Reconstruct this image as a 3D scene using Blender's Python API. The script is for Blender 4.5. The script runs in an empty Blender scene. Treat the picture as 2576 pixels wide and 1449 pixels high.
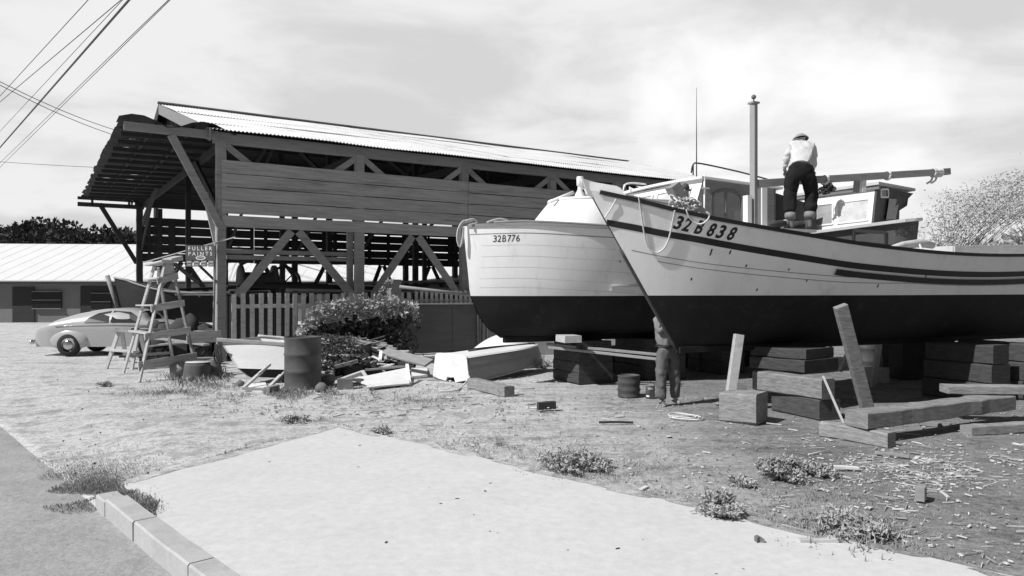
import bpy, math, random
from mathutils import Vector, Matrix, noise
R = math.radians
random.seed(7)
sc = bpy.context.scene
# ------------------------------------------------------------------ camera
F, CX, HY, CH = 1850.0, 1288.0, 725.0, 2.0     # focal length, centre and horizon in 2576-wide picture units; eye height
cam = bpy.data.cameras.new("camera"); camo = bpy.data.objects.new("camera", cam)
sc.collection.objects.link(camo); sc.camera = camo
camo.location = (0, 0, CH); camo.rotation_euler = (R(90), 0, 0)
cam.sensor_width = 36; cam.lens = 36*F/2576; cam.clip_start = .05; cam.clip_end = 3000
# ------------------------------------------------------------------ world, sun, exposure
SUN = Vector((-.87, -.53, 1.05)).normalized()
sun_el = math.asin(SUN.z); sun_az = math.atan2(SUN.x, SUN.y)
w = bpy.data.worlds.new("World"); sc.world = w; w.use_nodes = True
nt = w.node_tree; nt.nodes.clear(); N = nt.nodes.new; Lk = nt.links.new
def wmath(op, a, b=None, c=None, clamp=False):
    n = N('ShaderNodeMath'); n.operation = op; n.use_clamp = clamp
    for i, x in enumerate((a, b, c)):
        if x is None: continue
        if isinstance(x, (int, float)): n.inputs[i].default_value = x
        else: Lk(x, n.inputs[i])
    return n.outputs[0]
tc = N('ShaderNodeTexCoord'); sky = N('ShaderNodeTexSky'); sky.sky_type = 'NISHITA'; sky.sun_disc = False
sky.sun_elevation = sun_el; sky.sun_rotation = sun_az; sky.air_density = 1.2; sky.dust_density = 1.5
bw = N('ShaderNodeRGBToBW'); Lk(sky.outputs[0], bw.inputs[0])
sep = N('ShaderNodeSeparateXYZ'); Lk(tc.outputs['Generated'], sep.inputs[0])
# cloud sheet seen in plan: direction / height, so clouds flatten towards the horizon
zc = wmath('ADD', wmath('MAXIMUM', sep.outputs[2], 0.0), 0.16)
comb = N('ShaderNodeCombineXYZ'); Lk(wmath('DIVIDE', sep.outputs[0], zc), comb.inputs[0]); Lk(wmath('DIVIDE', sep.outputs[1], zc), comb.inputs[1])
n1 = N('ShaderNodeTexNoise'); n1.inputs['Scale'].default_value = 1.15; n1.inputs['Detail'].default_value = 9; n1.inputs['Roughness'].default_value = .55; n1.inputs['Distortion'].default_value = .35
mp = N('ShaderNodeMapping'); mp.inputs['Location'].default_value = (1.7, 3.1, 0); Lk(comb.outputs[0], mp.inputs[0]); Lk(mp.outputs[0], n1.inputs['Vector'])
cl = N('ShaderNodeMapRange'); cl.interpolation_type = 'SMOOTHSTEP'; Lk(n1.outputs[0], cl.inputs[0])
cl.inputs[1].default_value = .38; cl.inputs[2].default_value = .58; cl.inputs[3].default_value = 6.7; cl.inputs[4].default_value = 8.7
# a bright heap of cloud low on the right
dv = N('ShaderNodeVectorMath'); dv.operation = 'DOT_PRODUCT'; Lk(tc.outputs['Generated'], dv.inputs[0]); dv.inputs[1].default_value = Vector((.345, .92, .19)).normalized()
n2 = N('ShaderNodeTexNoise'); n2.inputs['Scale'].default_value = 7; n2.inputs['Detail'].default_value = 8; Lk(tc.outputs['Generated'], n2.inputs['Vector'])
hp = N('ShaderNodeMapRange'); hp.interpolation_type = 'SMOOTHSTEP'
Lk(wmath('MULTIPLY_ADD', n2.outputs[0], .08, dv.outputs['Value']), hp.inputs[0]); hp.inputs[1].default_value = 1.021; hp.inputs[2].default_value = 1.036; hp.inputs[4].default_value = 1.3
cloudv = wmath('ADD', cl.outputs[0], hp.outputs[0])
up = N('ShaderNodeMapRange'); up.interpolation_type = 'SMOOTHSTEP'; Lk(sep.outputs[2], up.inputs[0])
up.inputs[1].default_value = .40; up.inputs[2].default_value = .62; up.inputs[3].default_value = 1; up.inputs[4].default_value = .04
bk_ = N('ShaderNodeMapRange'); bk_.interpolation_type = 'SMOOTHSTEP'; Lk(sep.outputs[1], bk_.inputs[0])
bk_.inputs[1].default_value = -.25; bk_.inputs[2].default_value = .35; bk_.inputs[3].default_value = .12; bk_.inputs[4].default_value = 1
mask = wmath('MULTIPLY', up.outputs[0], bk_.outputs[0])
blue = wmath('MULTIPLY', bw.outputs[0], .3)
val = wmath('ADD', wmath('MULTIPLY', cloudv, mask), wmath('MULTIPLY', blue, wmath('SUBTRACT', 1.0, mask)))
bg = N('ShaderNodeBackground'); Lk(val, bg.inputs[0]); bg.inputs[1].default_value = .1
wo = N('ShaderNodeOutputWorld'); Lk(bg.outputs[0], wo.inputs[0])
sl = bpy.data.lights.new("sun", 'SUN'); sl.energy = 5.0; sl.angle = R(.5); sl.color = (1, 1, 1)
so = bpy.data.objects.new("sun", sl); sc.collection.objects.link(so); so.rotation_euler = SUN.to_track_quat('Z', 'Y').to_euler()
so.location = (-20, -10, 40)
sc.view_settings.view_transform = 'Standard'; sc.view_settings.look = 'None'; sc.view_settings.exposure = 0; sc.view_settings.gamma = 1
sc.render.engine = 'CYCLES'
# ------------------------------------------------------------------ helpers
COL = sc.collection
def P(px, py, Y): return Vector(((px-CX)/F*Y, Y, CH-(py-HY)/F*Y))
def G(px, py, z=0.0):
    Y = (CH-z)*F/(py-HY); return Vector(((px-CX)/F*Y, Y, z))
MATS = {}
def M(name, v, rough=.85, var=.2, scale=3, st=(1, 1, 1), bump=.15, metal=0, orand=.12, spot=0, spotscale=1.2, spotv=.05, fine=.5, spec=.3):
    if name in MATS: return MATS[name]
    m = bpy.data.materials.new(name); m.use_nodes = True; t = m.node_tree; n = t.nodes.new; l = t.links.new
    b = t.nodes['Principled BSDF']; b.inputs['Roughness'].default_value = rough; b.inputs['Metallic'].default_value = metal
    b.inputs['Specular IOR Level'].default_value = spec
    c = n('ShaderNodeTexCoord'); mp = n('ShaderNodeMapping'); mp.inputs['Scale'].default_value = st; l(c.outputs['Object'], mp.inputs[0])
    n1 = n('ShaderNodeTexNoise'); n1.inputs['Scale'].default_value = scale; n1.inputs['Detail'].default_value = 9; n1.inputs['Roughness'].default_value = .65; l(mp.outputs[0], n1.inputs['Vector'])
    n2 = n('ShaderNodeTexNoise'); n2.inputs['Scale'].default_value = scale*9; n2.inputs['Detail'].default_value = 5; n2.inputs['Roughness'].default_value = .7; l(mp.outputs[0], n2.inputs['Vector'])
    def mm(op, a, bb, cc=None, cl=False):
        q = n('ShaderNodeMath'); q.operation = op; q.use_clamp = cl
        for i, x in enumerate((a, bb, cc)):
            if x is None: continue
            if isinstance(x, (int, float)): q.inputs[i].default_value = x
            else: l(x, q.inputs[i])
        return q.outputs[0]
    s = mm('ADD', mm('SUBTRACT', n1.outputs[0], .5), mm('MULTIPLY', mm('SUBTRACT', n2.outputs[0], .5), fine))
    f = mm('MULTIPLY_ADD', s, var*4, 1.0)
    oi = n('ShaderNodeObjectInfo'); f = mm('MULTIPLY', f, mm('MULTIPLY_ADD', oi.outputs['Random'], 2*orand, 1-orand))
    f = mm('MULTIPLY', mm('MAXIMUM', f, .15), v)
    if spot:
        n3 = n('ShaderNodeTexNoise'); n3.inputs['Scale'].default_value = spotscale; n3.inputs['Detail'].default_value = 10; n3.inputs['Roughness'].default_value = .7; l(mp.outputs[0], n3.inputs['Vector'])
        r = n('ShaderNodeMapRange'); r.inputs[1].default_value = .56; r.inputs[2].default_value = .66; r.inputs[4].default_value = spot; l(n3.outputs[0], r.inputs[0])
        mx = n('ShaderNodeMix'); mx.data_type = 'FLOAT'; l(r.outputs[0], mx.inputs[0]); l(f, mx.inputs[2]); mx.inputs[3].default_value = spotv; f = mx.outputs[0]
    f = mm('MINIMUM', f, .85)
    l(f, b.inputs['Base Color'])
    if bump:
        bp = n('ShaderNodeBump'); bp.inputs['Strength'].default_value = bump; bp.inputs['Distance'].default_value = .02; l(s, bp.inputs['Height']); l(bp.outputs[0], b.inputs['Normal'])
    MATS[name] = m; return m
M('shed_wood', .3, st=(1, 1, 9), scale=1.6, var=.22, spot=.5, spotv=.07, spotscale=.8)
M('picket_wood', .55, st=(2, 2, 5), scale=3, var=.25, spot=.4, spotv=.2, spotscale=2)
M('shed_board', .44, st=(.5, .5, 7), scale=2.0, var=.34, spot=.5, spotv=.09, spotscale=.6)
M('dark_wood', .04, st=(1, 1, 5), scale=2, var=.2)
M('mid_wood', .27, st=(2, 2, 5), scale=3, var=.22, spot=.4, spotv=.12, spotscale=2)
M('pale_wood', .48, st=(2, 2, 4), scale=3, var=.2, spot=.4, spotv=.2, spotscale=2)
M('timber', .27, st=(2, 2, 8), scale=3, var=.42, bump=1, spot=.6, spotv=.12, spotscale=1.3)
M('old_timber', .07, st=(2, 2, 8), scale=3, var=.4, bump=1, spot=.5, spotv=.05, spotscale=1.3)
M('tin', .6, rough=.55, st=(1, 1, 1), scale=.7, var=.12, spot=.45, spotv=.2, spotscale=1.5, bump=.05)
M('old_tin', .03, rough=.8, scale=.8, var=.25, spot=.5, spotv=.03)
M('roof_shade', .03, rough=.9, scale=.8, var=.25)
M('white_tin', .72, rough=.6, scale=.6, var=.05, bump=0)
M('hull_white', .84, rough=.5, scale=1.1, st=(2.2, 2.2, .6), var=.07, fine=.5, spot=.3, spotv=.48, spotscale=1.3, bump=.04, orand=0, spec=.4)
M('hull_white_old', .74, rough=.6, scale=1.1, st=(1, 1, 2), var=.1, spot=.35, spotv=.5, spotscale=1.4, bump=.06, orand=0)
M('hull_dark', .014, rough=.75, scale=2, var=.3, bump=.1, orand=0, spot=.3, spotv=.05, spotscale=4)
M('paint_black', .025, rough=.5, var=.15, bump=.02, orand=0)
M('paint_grey', .2, rough=.6, var=.1, bump=.03, orand=.03)
M('paint_white', .8, rough=.5, var=.05, scale=2, bump=.03, orand=.02, spot=.15, spotv=.5)
M('mast_paint', .3, rough=.6, scale=3, var=.12, orand=0)
M('seam', .5, rough=.7, orand=0)
M('shade_grey', .3, rough=.7, scale=3, var=.12, orand=0)
M('shaded_side', .085, rough=.8, scale=3, var=.25, orand=0)
M('glass_grey', .33, rough=.08, var=.2, scale=2, bump=0, spec=.8)
M('glass_pale', .55, rough=.08, var=.25, scale=2, bump=0, spec=.8)
M('glass_dark', .015, rough=.25, var=.2, scale=1, bump=0, spec=.25)
M('concrete', .57, rough=.9, scale=1.2, var=.05, bump=.12, orand=0, spot=.12, spotv=.42, spotscale=2.3, fine=2)
M('kerb_stone', .42, rough=.9, scale=3.5, var=.14, bump=.4, orand=0, spot=.3, spotv=.28, spotscale=5)
M('asphalt', .33, rough=.95, scale=2.2, var=.16, bump=.5, orand=0, spot=.3, spotv=.2, spotscale=1.5, fine=1.6)
M('drum_steel', .075, rough=.6, scale=4, var=.3, spot=.5, spotv=.05, spotscale=3)
M('rope', .62, rough=.9, scale=30, var=.2)
M('rope_dark', .2, rough=.9, scale=30, var=.2)
M('leaf', .09, rough=.6, scale=5, var=.3, bump=0, orand=0)  # bush leaves coloured as in shade
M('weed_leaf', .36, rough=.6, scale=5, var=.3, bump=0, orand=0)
M('leaf_lit', .34, rough=.55, scale=5, var=.25, bump=0, orand=0)
M('leaf_dark', .045, rough=.7, scale=1.5, var=.4, bump=0)
M('leaf_pale', .4, rough=.6, scale=2, var=.3, bump=0)
M('bark', .1, st=(1, 1, .3), scale=5, var=.3)
M('grass_blade', .32, scale=3, var=.3, bump=0, orand=0)
M('dry_grass', .34, scale=3, var=.3, bump=0, orand=0)
M('chip', .6, scale=8, var=.35, bump=0, orand=.2)
M('paper', .72, scale=6, var=.1, bump=.3)
M('stone', .17, scale=6, var=.35, bump=.8)
M('skin', .28, rough=.6, scale=6, var=.08, bump=.02, orand=0)
M('shirt_white', .6, rough=.9, scale=5, var=.08, bump=.9, orand=0, spec=.1)
M('shirt_grey', .2, rough=.9, scale=4, var=.12, bump=.9, orand=0, spec=.1)
M('jeans_dark', .02, rough=.9, scale=6, var=.3, bump=.9, orand=0, spec=.1)
M('trousers_grey', .13, rough=.9, scale=5, var=.2, bump=.9, orand=0, spec=.1)
M('canvas_pale', .5, rough=.9, scale=4, var=.15, bump=.5)
M('canvas_dark', .05, rough=.9, scale=3, var=.3, bump=.6)
M('boot', .14, rough=.7, scale=8, var=.2)
M('hair', .03, rough=.8, scale=20, var=.3, orand=0)
M('car_paint', .42, rough=.25, scale=1, var=.04, bump=0, orand=0, spec=.6)
M('chrome', .6, rough=.15, metal=1, var=.05, bump=0)
M('tyre', .03, rough=.85, var=.1)
M('iron', .06, rough=.6, scale=6, var=.3, bump=.3)
M('wall_grey', .2, rough=.9, scale=.8, var=.15, bump=.1)
M('plywood', .13, rough=.9, scale=1.1, st=(.6, .6, 6), var=.2, bump=.15, orand=.05)
M('sign_face', .1, rough=.6, scale=4, var=.12, bump=0, orand=0)

class MB:
    def __init__(s): s.v = []; s.f = []; s.sm = []
    def add(s, vs, fs, smooth=False):
        o = len(s.v); s.v += [Vector(q) for q in vs]; s.f += [[i+o for i in f] for f in fs]; s.sm += [smooth]*len(fs); return s
    def quad(s, a, b, c, d): return s.add([a, b, c, d], [(0, 1, 2, 3)])
    def frame(s, o, ax, ay, az):      # box with corner-centre o and half-axis vectors
        vs = [o+sx*ax+sy*ay+sz*az for sz in (-1, 1) for sy in (-1, 1) for sx in (-1, 1)]
        return s.add(vs, [(0, 2, 3, 1), (4, 5, 7, 6), (0, 1, 5, 4), (2, 6, 7, 3), (0, 4, 6, 2), (1, 3, 7, 5)])
    def box(s, c, sz, rz=0):
        c = Vector(c); a = Vector((math.cos(rz), math.sin(rz), 0)); b = Vector((-math.sin(rz), math.cos(rz), 0))
        return s.frame(c, a*sz[0]/2, b*sz[1]/2, Vector((0, 0, sz[2]/2)))
    def beam(s, p, q, wd, h, up=(0, 0, 1), jit=0, tw=0):   # bevelled bar p->q: wd across, h along 'up'
        p = Vector(p); q = Vector(q); d = (q-p).normalized(); up = Vector(up)
        if abs(d.dot(up)) > .97: up = Vector((0, 1, 0)) if abs(d.y) < .9 else Vector((1, 0, 0))
        x = d.cross(up).normalized(); y = x.cross(d).normalized()
        if tw: m = Matrix.Rotation(tw, 3, d); x = m@x; y = m@y
        a, b = wd/2, h/2; e = min(a, b)*.14
        pr = [(-a+e, -b), (a-e, -b), (a, -b+e), (a, b-e), (a-e, b), (-a+e, b), (-a, b-e), (-a, -b+e)]
        nseg = 1 if not jit else max(2, int((q-p).length/.22)); rings = []
        for k in range(nseg+1):
            c = p.lerp(q, k/nseg); sc_ = 1
            if jit: c = c+x*random.uniform(-jit, jit)+y*random.uniform(-jit, jit); sc_ = 1+random.uniform(-jit, jit)*2
            rings.append([c+x*u*sc_+y*v*sc_ for u, v in pr])
        vs = [v for r in rings for v in r]; fs = []
        for k in range(nseg):
            for i in range(8):
                j = (i+1) % 8; fs.append((k*8+i, k*8+j, k*8+8+j, k*8+8+i))
        fs.append(tuple(range(7, -1, -1))); fs.append(tuple(nseg*8+i for i in range(8)))
        return s.add(vs, fs)
    def tube(s, pts, r, n=8, smooth=True, cap=True):
        pts = [Vector(p) for p in pts]; k = len(pts); rs = r if isinstance(r, (list, tuple)) else [r]*k
        vs = []; fs = []; prev = None
        for i, p in enumerate(pts):
            d = (pts[min(i+1, k-1)]-pts[max(i-1, 0)])
            d = d.normalized() if d.length > 1e-9 else Vector((0, 0, 1))
            if prev is None:
                a = Vector((0, 0, 1)) if abs(d.z) < .9 else Vector((1, 0, 0)); x = d.cross(a).normalized()
            else:
                x = (prev-d*prev.dot(d)); x = x.normalized() if x.length > 1e-6 else d.orthogonal().normalized()
            y = d.cross(x); prev = x
            vs += [p+(x*math.cos(2*math.pi*j/n)+y*math.sin(2*math.pi*j/n))*rs[i] for j in range(n)]
        for i in range(k-1):
            for j in range(n):
                j2 = (j+1) % n; fs.append((i*n+j, i*n+j2, i*n+n+j2, i*n+n+j))
        if cap: fs.append(tuple(range(n-1, -1, -1))); fs.append(tuple((k-1)*n+j for j in range(n)))
        return s.add(vs, fs, smooth)
    def lathe(s, c, prof, n=24, ax=(0, 0, 1), smooth=True):  # prof: (radius, height)
        ax = Vector(ax).normalized(); c = Vector(c); x = ax.orthogonal().normalized(); y = ax.cross(x)
        vs = [c+ax*h+(x*math.cos(2*math.pi*j/n)+y*math.sin(2*math.pi*j/n))*r for r, h in prof for j in range(n)]; fs = []
        for i in range(len(prof)-1):
            for j in range(n):
                j2 = (j+1) % n; fs.append((i*n+j, i*n+j2, i*n+n+j2, i*n+n+j))
        return s.add(vs, fs, smooth)
    def prism(s, poly, d):       # closed polygon (3D points) extruded by vector d
        poly = [Vector(p) for p in poly]; d = Vector(d); n = len(poly)
        vs = poly+[p+d for p in poly]
        fs = [tuple(range(n)), tuple(range(2*n-1, n-1, -1))]+[(i, i+n, (i+1) % n+n, (i+1) % n) for i in range(n)]
        return s.add(vs, fs)
    def grid(s, rows, smooth=True, wrap=False):
        n = len(rows[0]); vs = [p for r in rows for p in r]; fs = []
        for i in range(len(rows)-1):
            for j in range(n if wrap else n-1):
                j2 = (j+1) % n; fs.append((i*n+j, i*n+j2, (i+1)*n+j2, (i+1)*n+j))
        return s.add(vs, fs, smooth)
    def ball(s, c, r, n=10, m=7, jit=0):
        c = Vector(c); r = Vector(r) if not isinstance(r, (int, float)) else Vector((r, r, r)); rows = []
        for i in range(m+1):
            t = math.pi*i/m; row = []
            for j in range(n):
                p = 2*math.pi*j/n; q = Vector((math.sin(t)*math.cos(p), math.sin(t)*math.sin(p), math.cos(t)))
                k = 1+(noise.noise(q*1.7+c*3)*jit if jit else 0); row.append(c+Vector((q.x*r.x, q.y*r.y, q.z*r.z))*k)
            rows.append(row)
        return s.grid(rows, True, True)
    def leaf(s, c, d, L, W, up=None):
        d = Vector(d).normalized(); u = up or Vector((random.gauss(0, 1), random.gauss(0, 1), random.gauss(0, 1))); x = d.cross(u)
        if x.length < 1e-4: x = d.orthogonal()
        x = x.normalized()*W/2; c = Vector(c); nn = d.cross(x).normalized()*L*.12
        return s.add([c, c+d*L*.45+x-nn, c+d*L, c+d*L*.45-x-nn], [(0, 1, 2), (0, 2, 3)])
    def build(s, name, mat, parent=None, origin=None):
        me = bpy.data.meshes.new(name)
        o = Vector((0, 0, 0))
        if parent is not None: o = base_of(parent)
        elif origin is not None: o = Vector(origin)
        elif s.v:
            o = Vector((sum(v.x for v in s.v)/len(s.v), sum(v.y for v in s.v)/len(s.v), min(v.z for v in s.v)))
        me.from_pydata([tuple(v-o) for v in s.v], [], s.f); me.update()
        me.polygons.foreach_set('use_smooth', s.sm)
        me.materials.append(MATS[mat] if isinstance(mat, str) else mat)
        ob = bpy.data.objects.new(name, me); COL.objects.link(ob)
        if parent is not None: ob.parent = parent
        else: ob.location = o
        return ob
def base_of(o):
    while o.parent is not None: o = o.parent
    return Vector(o.location)
def tag(o, label=None, cat=None, group=None, kind=None):
    if label: o['label'] = label
    if cat: o['category'] = cat
    if group: o['group'] = group
    if kind: o['kind'] = kind
    return o
def thing(name, loc, label, cat, group=None):
    o = bpy.data.objects.new(name, None); COL.objects.link(o); o.location = loc; o.empty_display_size = .2
    return tag(o, label, cat, group)
def structure(name, mb, mat, origin=(0, 0, 0)):
    return tag(mb.build(name, mat, None, origin), kind='structure')
def interp(tab, x):
    if x <= tab[0][0]: return tab[0][1]
    for (a, va), (b, vb) in zip(tab, tab[1:]):
        if x <= b: t = (x-a)/(b-a); t = t*t*(3-2*t)*.35+t*.65; return va+(vb-va)*t
    return tab[-1][1]
def hermite(tab, x):
    if x <= tab[0][0]: return tab[0][1]+(tab[1][1]-tab[0][1])/(tab[1][0]-tab[0][0])*(x-tab[0][0])
    for i in range(len(tab)-1):
        (a, va), (b, vb) = tab[i], tab[i+1]
        if x <= b:
            h = b-a; m0 = (vb-tab[i-1][1])/(b-tab[i-1][0]) if i else (vb-va)/h; m1 = (tab[i+2][1]-va)/(tab[i+2][0]-a) if i+2 < len(tab) else (vb-va)/h
            t = (x-a)/h; return (2*t**3-3*t*t+1)*va+(t**3-2*t*t+t)*h*m0+(-2*t**3+3*t*t)*vb+(t**3-t*t)*h*m1
    return tab[-1][1]
def sag(p, q, d, n=16):
    p = Vector(p); q = Vector(q); return [p.lerp(q, i/n)-Vector((0, 0, 4*d*(i/n)*(1-i/n))) for i in range(n+1)]
def spline(pts, n=8):
    pts = [Vector(p) for p in pts]; out = []
    for i in range(len(pts)-1):
        a = pts[max(i-1, 0)]; b = pts[i]; c = pts[i+1]; d = pts[min(i+2, len(pts)-1)]
        for k in range(n):
            t = k/n; out.append(.5*((2*b)+(c-a)*t+(2*a-5*b+4*c-d)*t*t+(3*b-a-3*c+d)*t**3))
    return out+[pts[-1]]
def text_mesh(txt, size=1.0, bold=.02):     # list of (char verts2d, faces) as a flat mesh with x,y in text plane
    cu = bpy.data.curves.new('t', 'FONT'); cu.body = txt; cu.size = size; cu.offset = bold*size; cu.resolution_u = 4; cu.align_x = 'CENTER'; cu.fill_mode = 'FRONT'
    ob = bpy.data.objects.new('t', cu); COL.objects.link(ob); bpy.context.view_layer.update()
    me = bpy.data.meshes.new_from_object(ob.evaluated_get(bpy.context.evaluated_depsgraph_get()))
    vs = [tuple(v.co) for v in me.vertices]; fs = [tuple(p.vertices) for p in me.polygons]
    bpy.data.objects.remove(ob); bpy.data.curves.remove(cu); bpy.data.meshes.remove(me); return vs, fs
#@@SETTING
# ------------------------------------------------------------------ ground, road, kerb, pavement
C0 = Vector((-2.2, 5.11, 0)); CD = Vector((-.676, .737, 0)); ND = Vector((-.737, -.676, 0))   # kerb line: along, towards road
CEND = 2.55
def sm(a, b, x): t = max(0, min(1, (x-a)/(b-a))); return t*t*(3-2*t)
def gz(n, c):
    if n > 0: return -.17
    z = -.13*sm(CEND, CEND+.5, c)*sm(-1.8, 0, n)
    far = max(0, min(1, (10-abs(n+5))/5))
    return z+noise.noise(Vector((n*.9, c*.9, 0)))*.014+noise.noise(Vector((n*3, c*3, 4)))*.006-.006
ns = [-700, -300, -150, -90, -60, -45]+[-38+i*.22 for i in range(173)]+[0, .001, 4, 12, 60, 400]
ns = sorted(set(round(x, 4) for x in ns))
cs = [-700, -300, -120, -60, -30]+[-20+i*.25 for i in range(181)]+[30, 40, 60, 100, 200, 400, 700]
g = MB(); rows = []
for n_ in ns: rows.append([C0+CD*c+ND*n_+Vector((0, 0, gz(n_, c))) for c in cs])
g.grid(rows, True)
gm = bpy.data.materials.new('yard_dirt'); gm.use_nodes = True
t = gm.node_tree; nn = t.nodes.new; ll = t.links.new; b = t.nodes['Principled BSDF']; b.inputs['Roughness'].default_value = .95; b.inputs['Specular IOR Level'].default_value = .1
co = nn('ShaderNodeTexCoord')
def nz(scale, det=8, rough=.65, vec=None, dist=0):
    q = nn('ShaderNodeTexNoise'); q.inputs['Scale'].default_value = scale; q.inputs['Detail'].default_value = det; q.inputs['Roughness'].default_value = rough; q.inputs['Distortion'].default_value = dist
    ll(vec or co.outputs['Object'], q.inputs['Vector']); return q.outputs[0]
def mt(op, a, b_=None, c_=None, cl=False):
    q = nn('ShaderNodeMath'); q.operation = op; q.use_clamp = cl
    for i, x in enumerate((a, b_, c_)):
        if x is None: continue
        if isinstance(x, (int, float)): q.inputs[i].default_value = x
        else: ll(x, q.inputs[i])
    return q.outputs[0]
def mr(v, a, b_, c_, d_):
    q = nn('ShaderNodeMapRange'); q.interpolation_type = 'SMOOTHSTEP'; ll(v, q.inputs[0])
    for i, x in enumerate((a, b_, c_, d_)): q.inputs[i+1].default_value = x
    return q.outputs[0]
se = nn('ShaderNodeSeparateXYZ'); ll(co.outputs['Object'], se.inputs[0])
big = nz(.35, 6, .6); med = nz(1.6, 9, .7); fin = nz(14, 6, .75); peb = nz(60, 3, .7)
# soil darker round the boats (right), paler on the drive (left)
dark_right = mr(mt('ADD', se.outputs[0], mt('MULTIPLY', mt('SUBTRACT', big, .5), 5)), -.6, 4.2, 0, 1)
base = mt('MULTIPLY_ADD', dark_right, -.33, .6)
far_ = mr(se.outputs[1], 15, 30, 0, .05); base = mt('ADD', base, far_)
tex = mt('ADD', mt('MULTIPLY', mt('SUBTRACT', med, .5), 1.9), mt('ADD', mt('MULTIPLY', mt('SUBTRACT', fin, .5), 1.9), mt('MULTIPLY', mt('SUBTRACT', peb, .5), 1.4)))
stm = nn('ShaderNodeMapping'); stm.inputs['Rotation'].default_value = (0, 0, .25); stm.inputs['Scale'].default_value = (.3, 1.7, 1); ll(co.outputs['Object'], stm.inputs[0])
strk = nz(1.3, 8, .7, stm.outputs[0], .6)
dark = mt('MULTIPLY', mr(med, .5, .62, 1, .55), mt('MULTIPLY', mr(strk, .48, .62, 1, .78), mr(strk, .38, .3, 1, 1.15)))
colv = mt('MULTIPLY', mt('MULTIPLY', base, dark), mt('MAXIMUM', mt('ADD', tex, 1.0), .25))
ll(mt('MINIMUM', colv, .7), b.inputs['Base Color'])
bp = nn('ShaderNodeBump'); bp.inputs['Strength'].default_value = .6; bp.inputs['Distance'].default_value = .03; ll(tex, bp.inputs['Height']); ll(bp.outputs[0], b.inputs['Normal'])
structure('ground', g, gm)
r = MB(); r.quad(*[C0+CD*c+ND*n_+Vector((0, 0, -.12)) for n_, c in ((-.004, -200), (-.004, 200), (9, 200), (9, -200))])
structure('road', r, 'asphalt')
k = MB()
segs = [-14.0, -12.6, -11.1, -9.7, -8.2, -6.8, -5.3, -3.9, -2.5, -1.15, .12, 1.42, 2.3, 2.62]
for a, b_ in zip(segs, segs[1:]):
    p = C0+CD*(a+.012)-ND*.088; q = C0+CD*(b_-.012)-ND*.088
    j = random.uniform(-.008, .008); zt = .034 if b_ < 2.5 else .0
    k.beam(p+Vector((0, 0, -.09+j+zt)), q+Vector((0, 0, -.09+j+zt)), .2, .22, jit=.004)
structure('kerb', k, 'kerb_stone')
pv = [Vector((-3.95, 7.5, 0)), Vector((-2.5, 10.57, 0)), Vector((3.17, 5.29, 0)), Vector((9.0, -.14, 0)), Vector((3.1, -.42, 0)), Vector((-3.04, 6.29, 0)), Vector((-3.3, 6.9, 0))]
edge = []
for i in range(len(pv)):
    a, b_ = pv[i], pv[(i+1) % len(pv)]; m_ = max(1, int((b_-a).length/.12)) if i in (0, 1, 2, 5, 6) else 1
    for j in range(m_):
        p = a.lerp(b_, j/m_)
        if 0 < j: d = (b_-a).normalized(); p = p+Vector((-d.y, d.x, 0))*noise.noise(p*2.3)*.05
        edge.append(p)
s_ = MB(); s_.prism([p+Vector((0, 0, .026)) for p in edge], (0, 0, -.06)); structure('pavement', s_, 'concrete')
mk = MB(); rk = random.Random(31)
for i in range(22):
    f, h_ = rk.random(), rk.random(); q = pv[0].lerp(pv[1], rk.random()).lerp(Vector((1.5, 3.5, 0)), rk.random()**.7)+Vector((rk.uniform(-.2, 1.6), 0, 0)); rr_ = rk.choice((.004, .005, .008, .011)); a0 = rk.uniform(0, 3)
    if (q-C0).dot(ND) > -.4: continue
    mk.add([q+Vector((math.cos(a0)*math.cos(t_)*rr_*2.2-math.sin(a0)*math.sin(t_)*rr_, math.sin(a0)*math.cos(t_)*rr_*2.2+math.cos(a0)*math.sin(t_)*rr_, .03)) for t_ in [j*.7 for j in range(9)]], [tuple(range(9))])
for (x0, y0, x1, y1) in ():
    p = Vector((x0, y0, .0302)); q = Vector((x1, y1, .0302)); pr_ = None
    for i in range(41):
        c = p.lerp(q, i/40)+Vector((noise.noise(Vector((i*.3, x0, 0)))*.09, noise.noise(Vector((i*.3, x0, 5)))*.09, 0)); w_ = Vector((.0022, .0022, 0))*(.4+rk.random())
        if pr_ and rk.random() < .8: mk.add([pr_[0]-pr_[1], pr_[0]+pr_[1], c+w_, c-w_], [(0, 1, 2, 3)])
        pr_ = (c, w_)
structure('pavement_marks', mk, 'old_timber')
pd = MB()
for i in range(120):
    ei = rk.choice((0, 1, 1)); f = rk.random(); a, b_ = (pv[0], pv[1]) if ei == 0 else (pv[1], pv[3]); d_ = (b_-a).normalized(); inw = Vector((d_.y, -d_.x, 0)); q = a.lerp(b_, f)+inw*abs(rk.gauss(0, .045)); R1 = rk.uniform(.03, .16); n_ = 14
    pd.add([q+d_*(R1*2*math.cos(j*6.283/n_)*(1+.45*noise.noise(Vector((j*.9, i, 0)))))+inw*(R1*.5*math.sin(j*6.283/n_)*(1+.6*noise.noise(Vector((j*1.3, i, 3)))))+Vector((0, 0, .0275+i*.00002)) for j in range(n_)], [tuple(range(n_))])
structure('pavement_dirt', pd, gm)
# low wooded hill far off
h = MB(); rows = []
for i in range(13):
    yy = 150+i*22; rows.append([Vector((-420+j*26, yy, -1+max(0, 17*math.sin(math.pi*i/12)*(.55+.45*noise.noise(Vector((j*.35, i*.2, 0))))*sm(26, 4, j)))) for j in range(34)])
h.grid(rows); structure('hill', h, 'leaf_dark')
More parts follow.
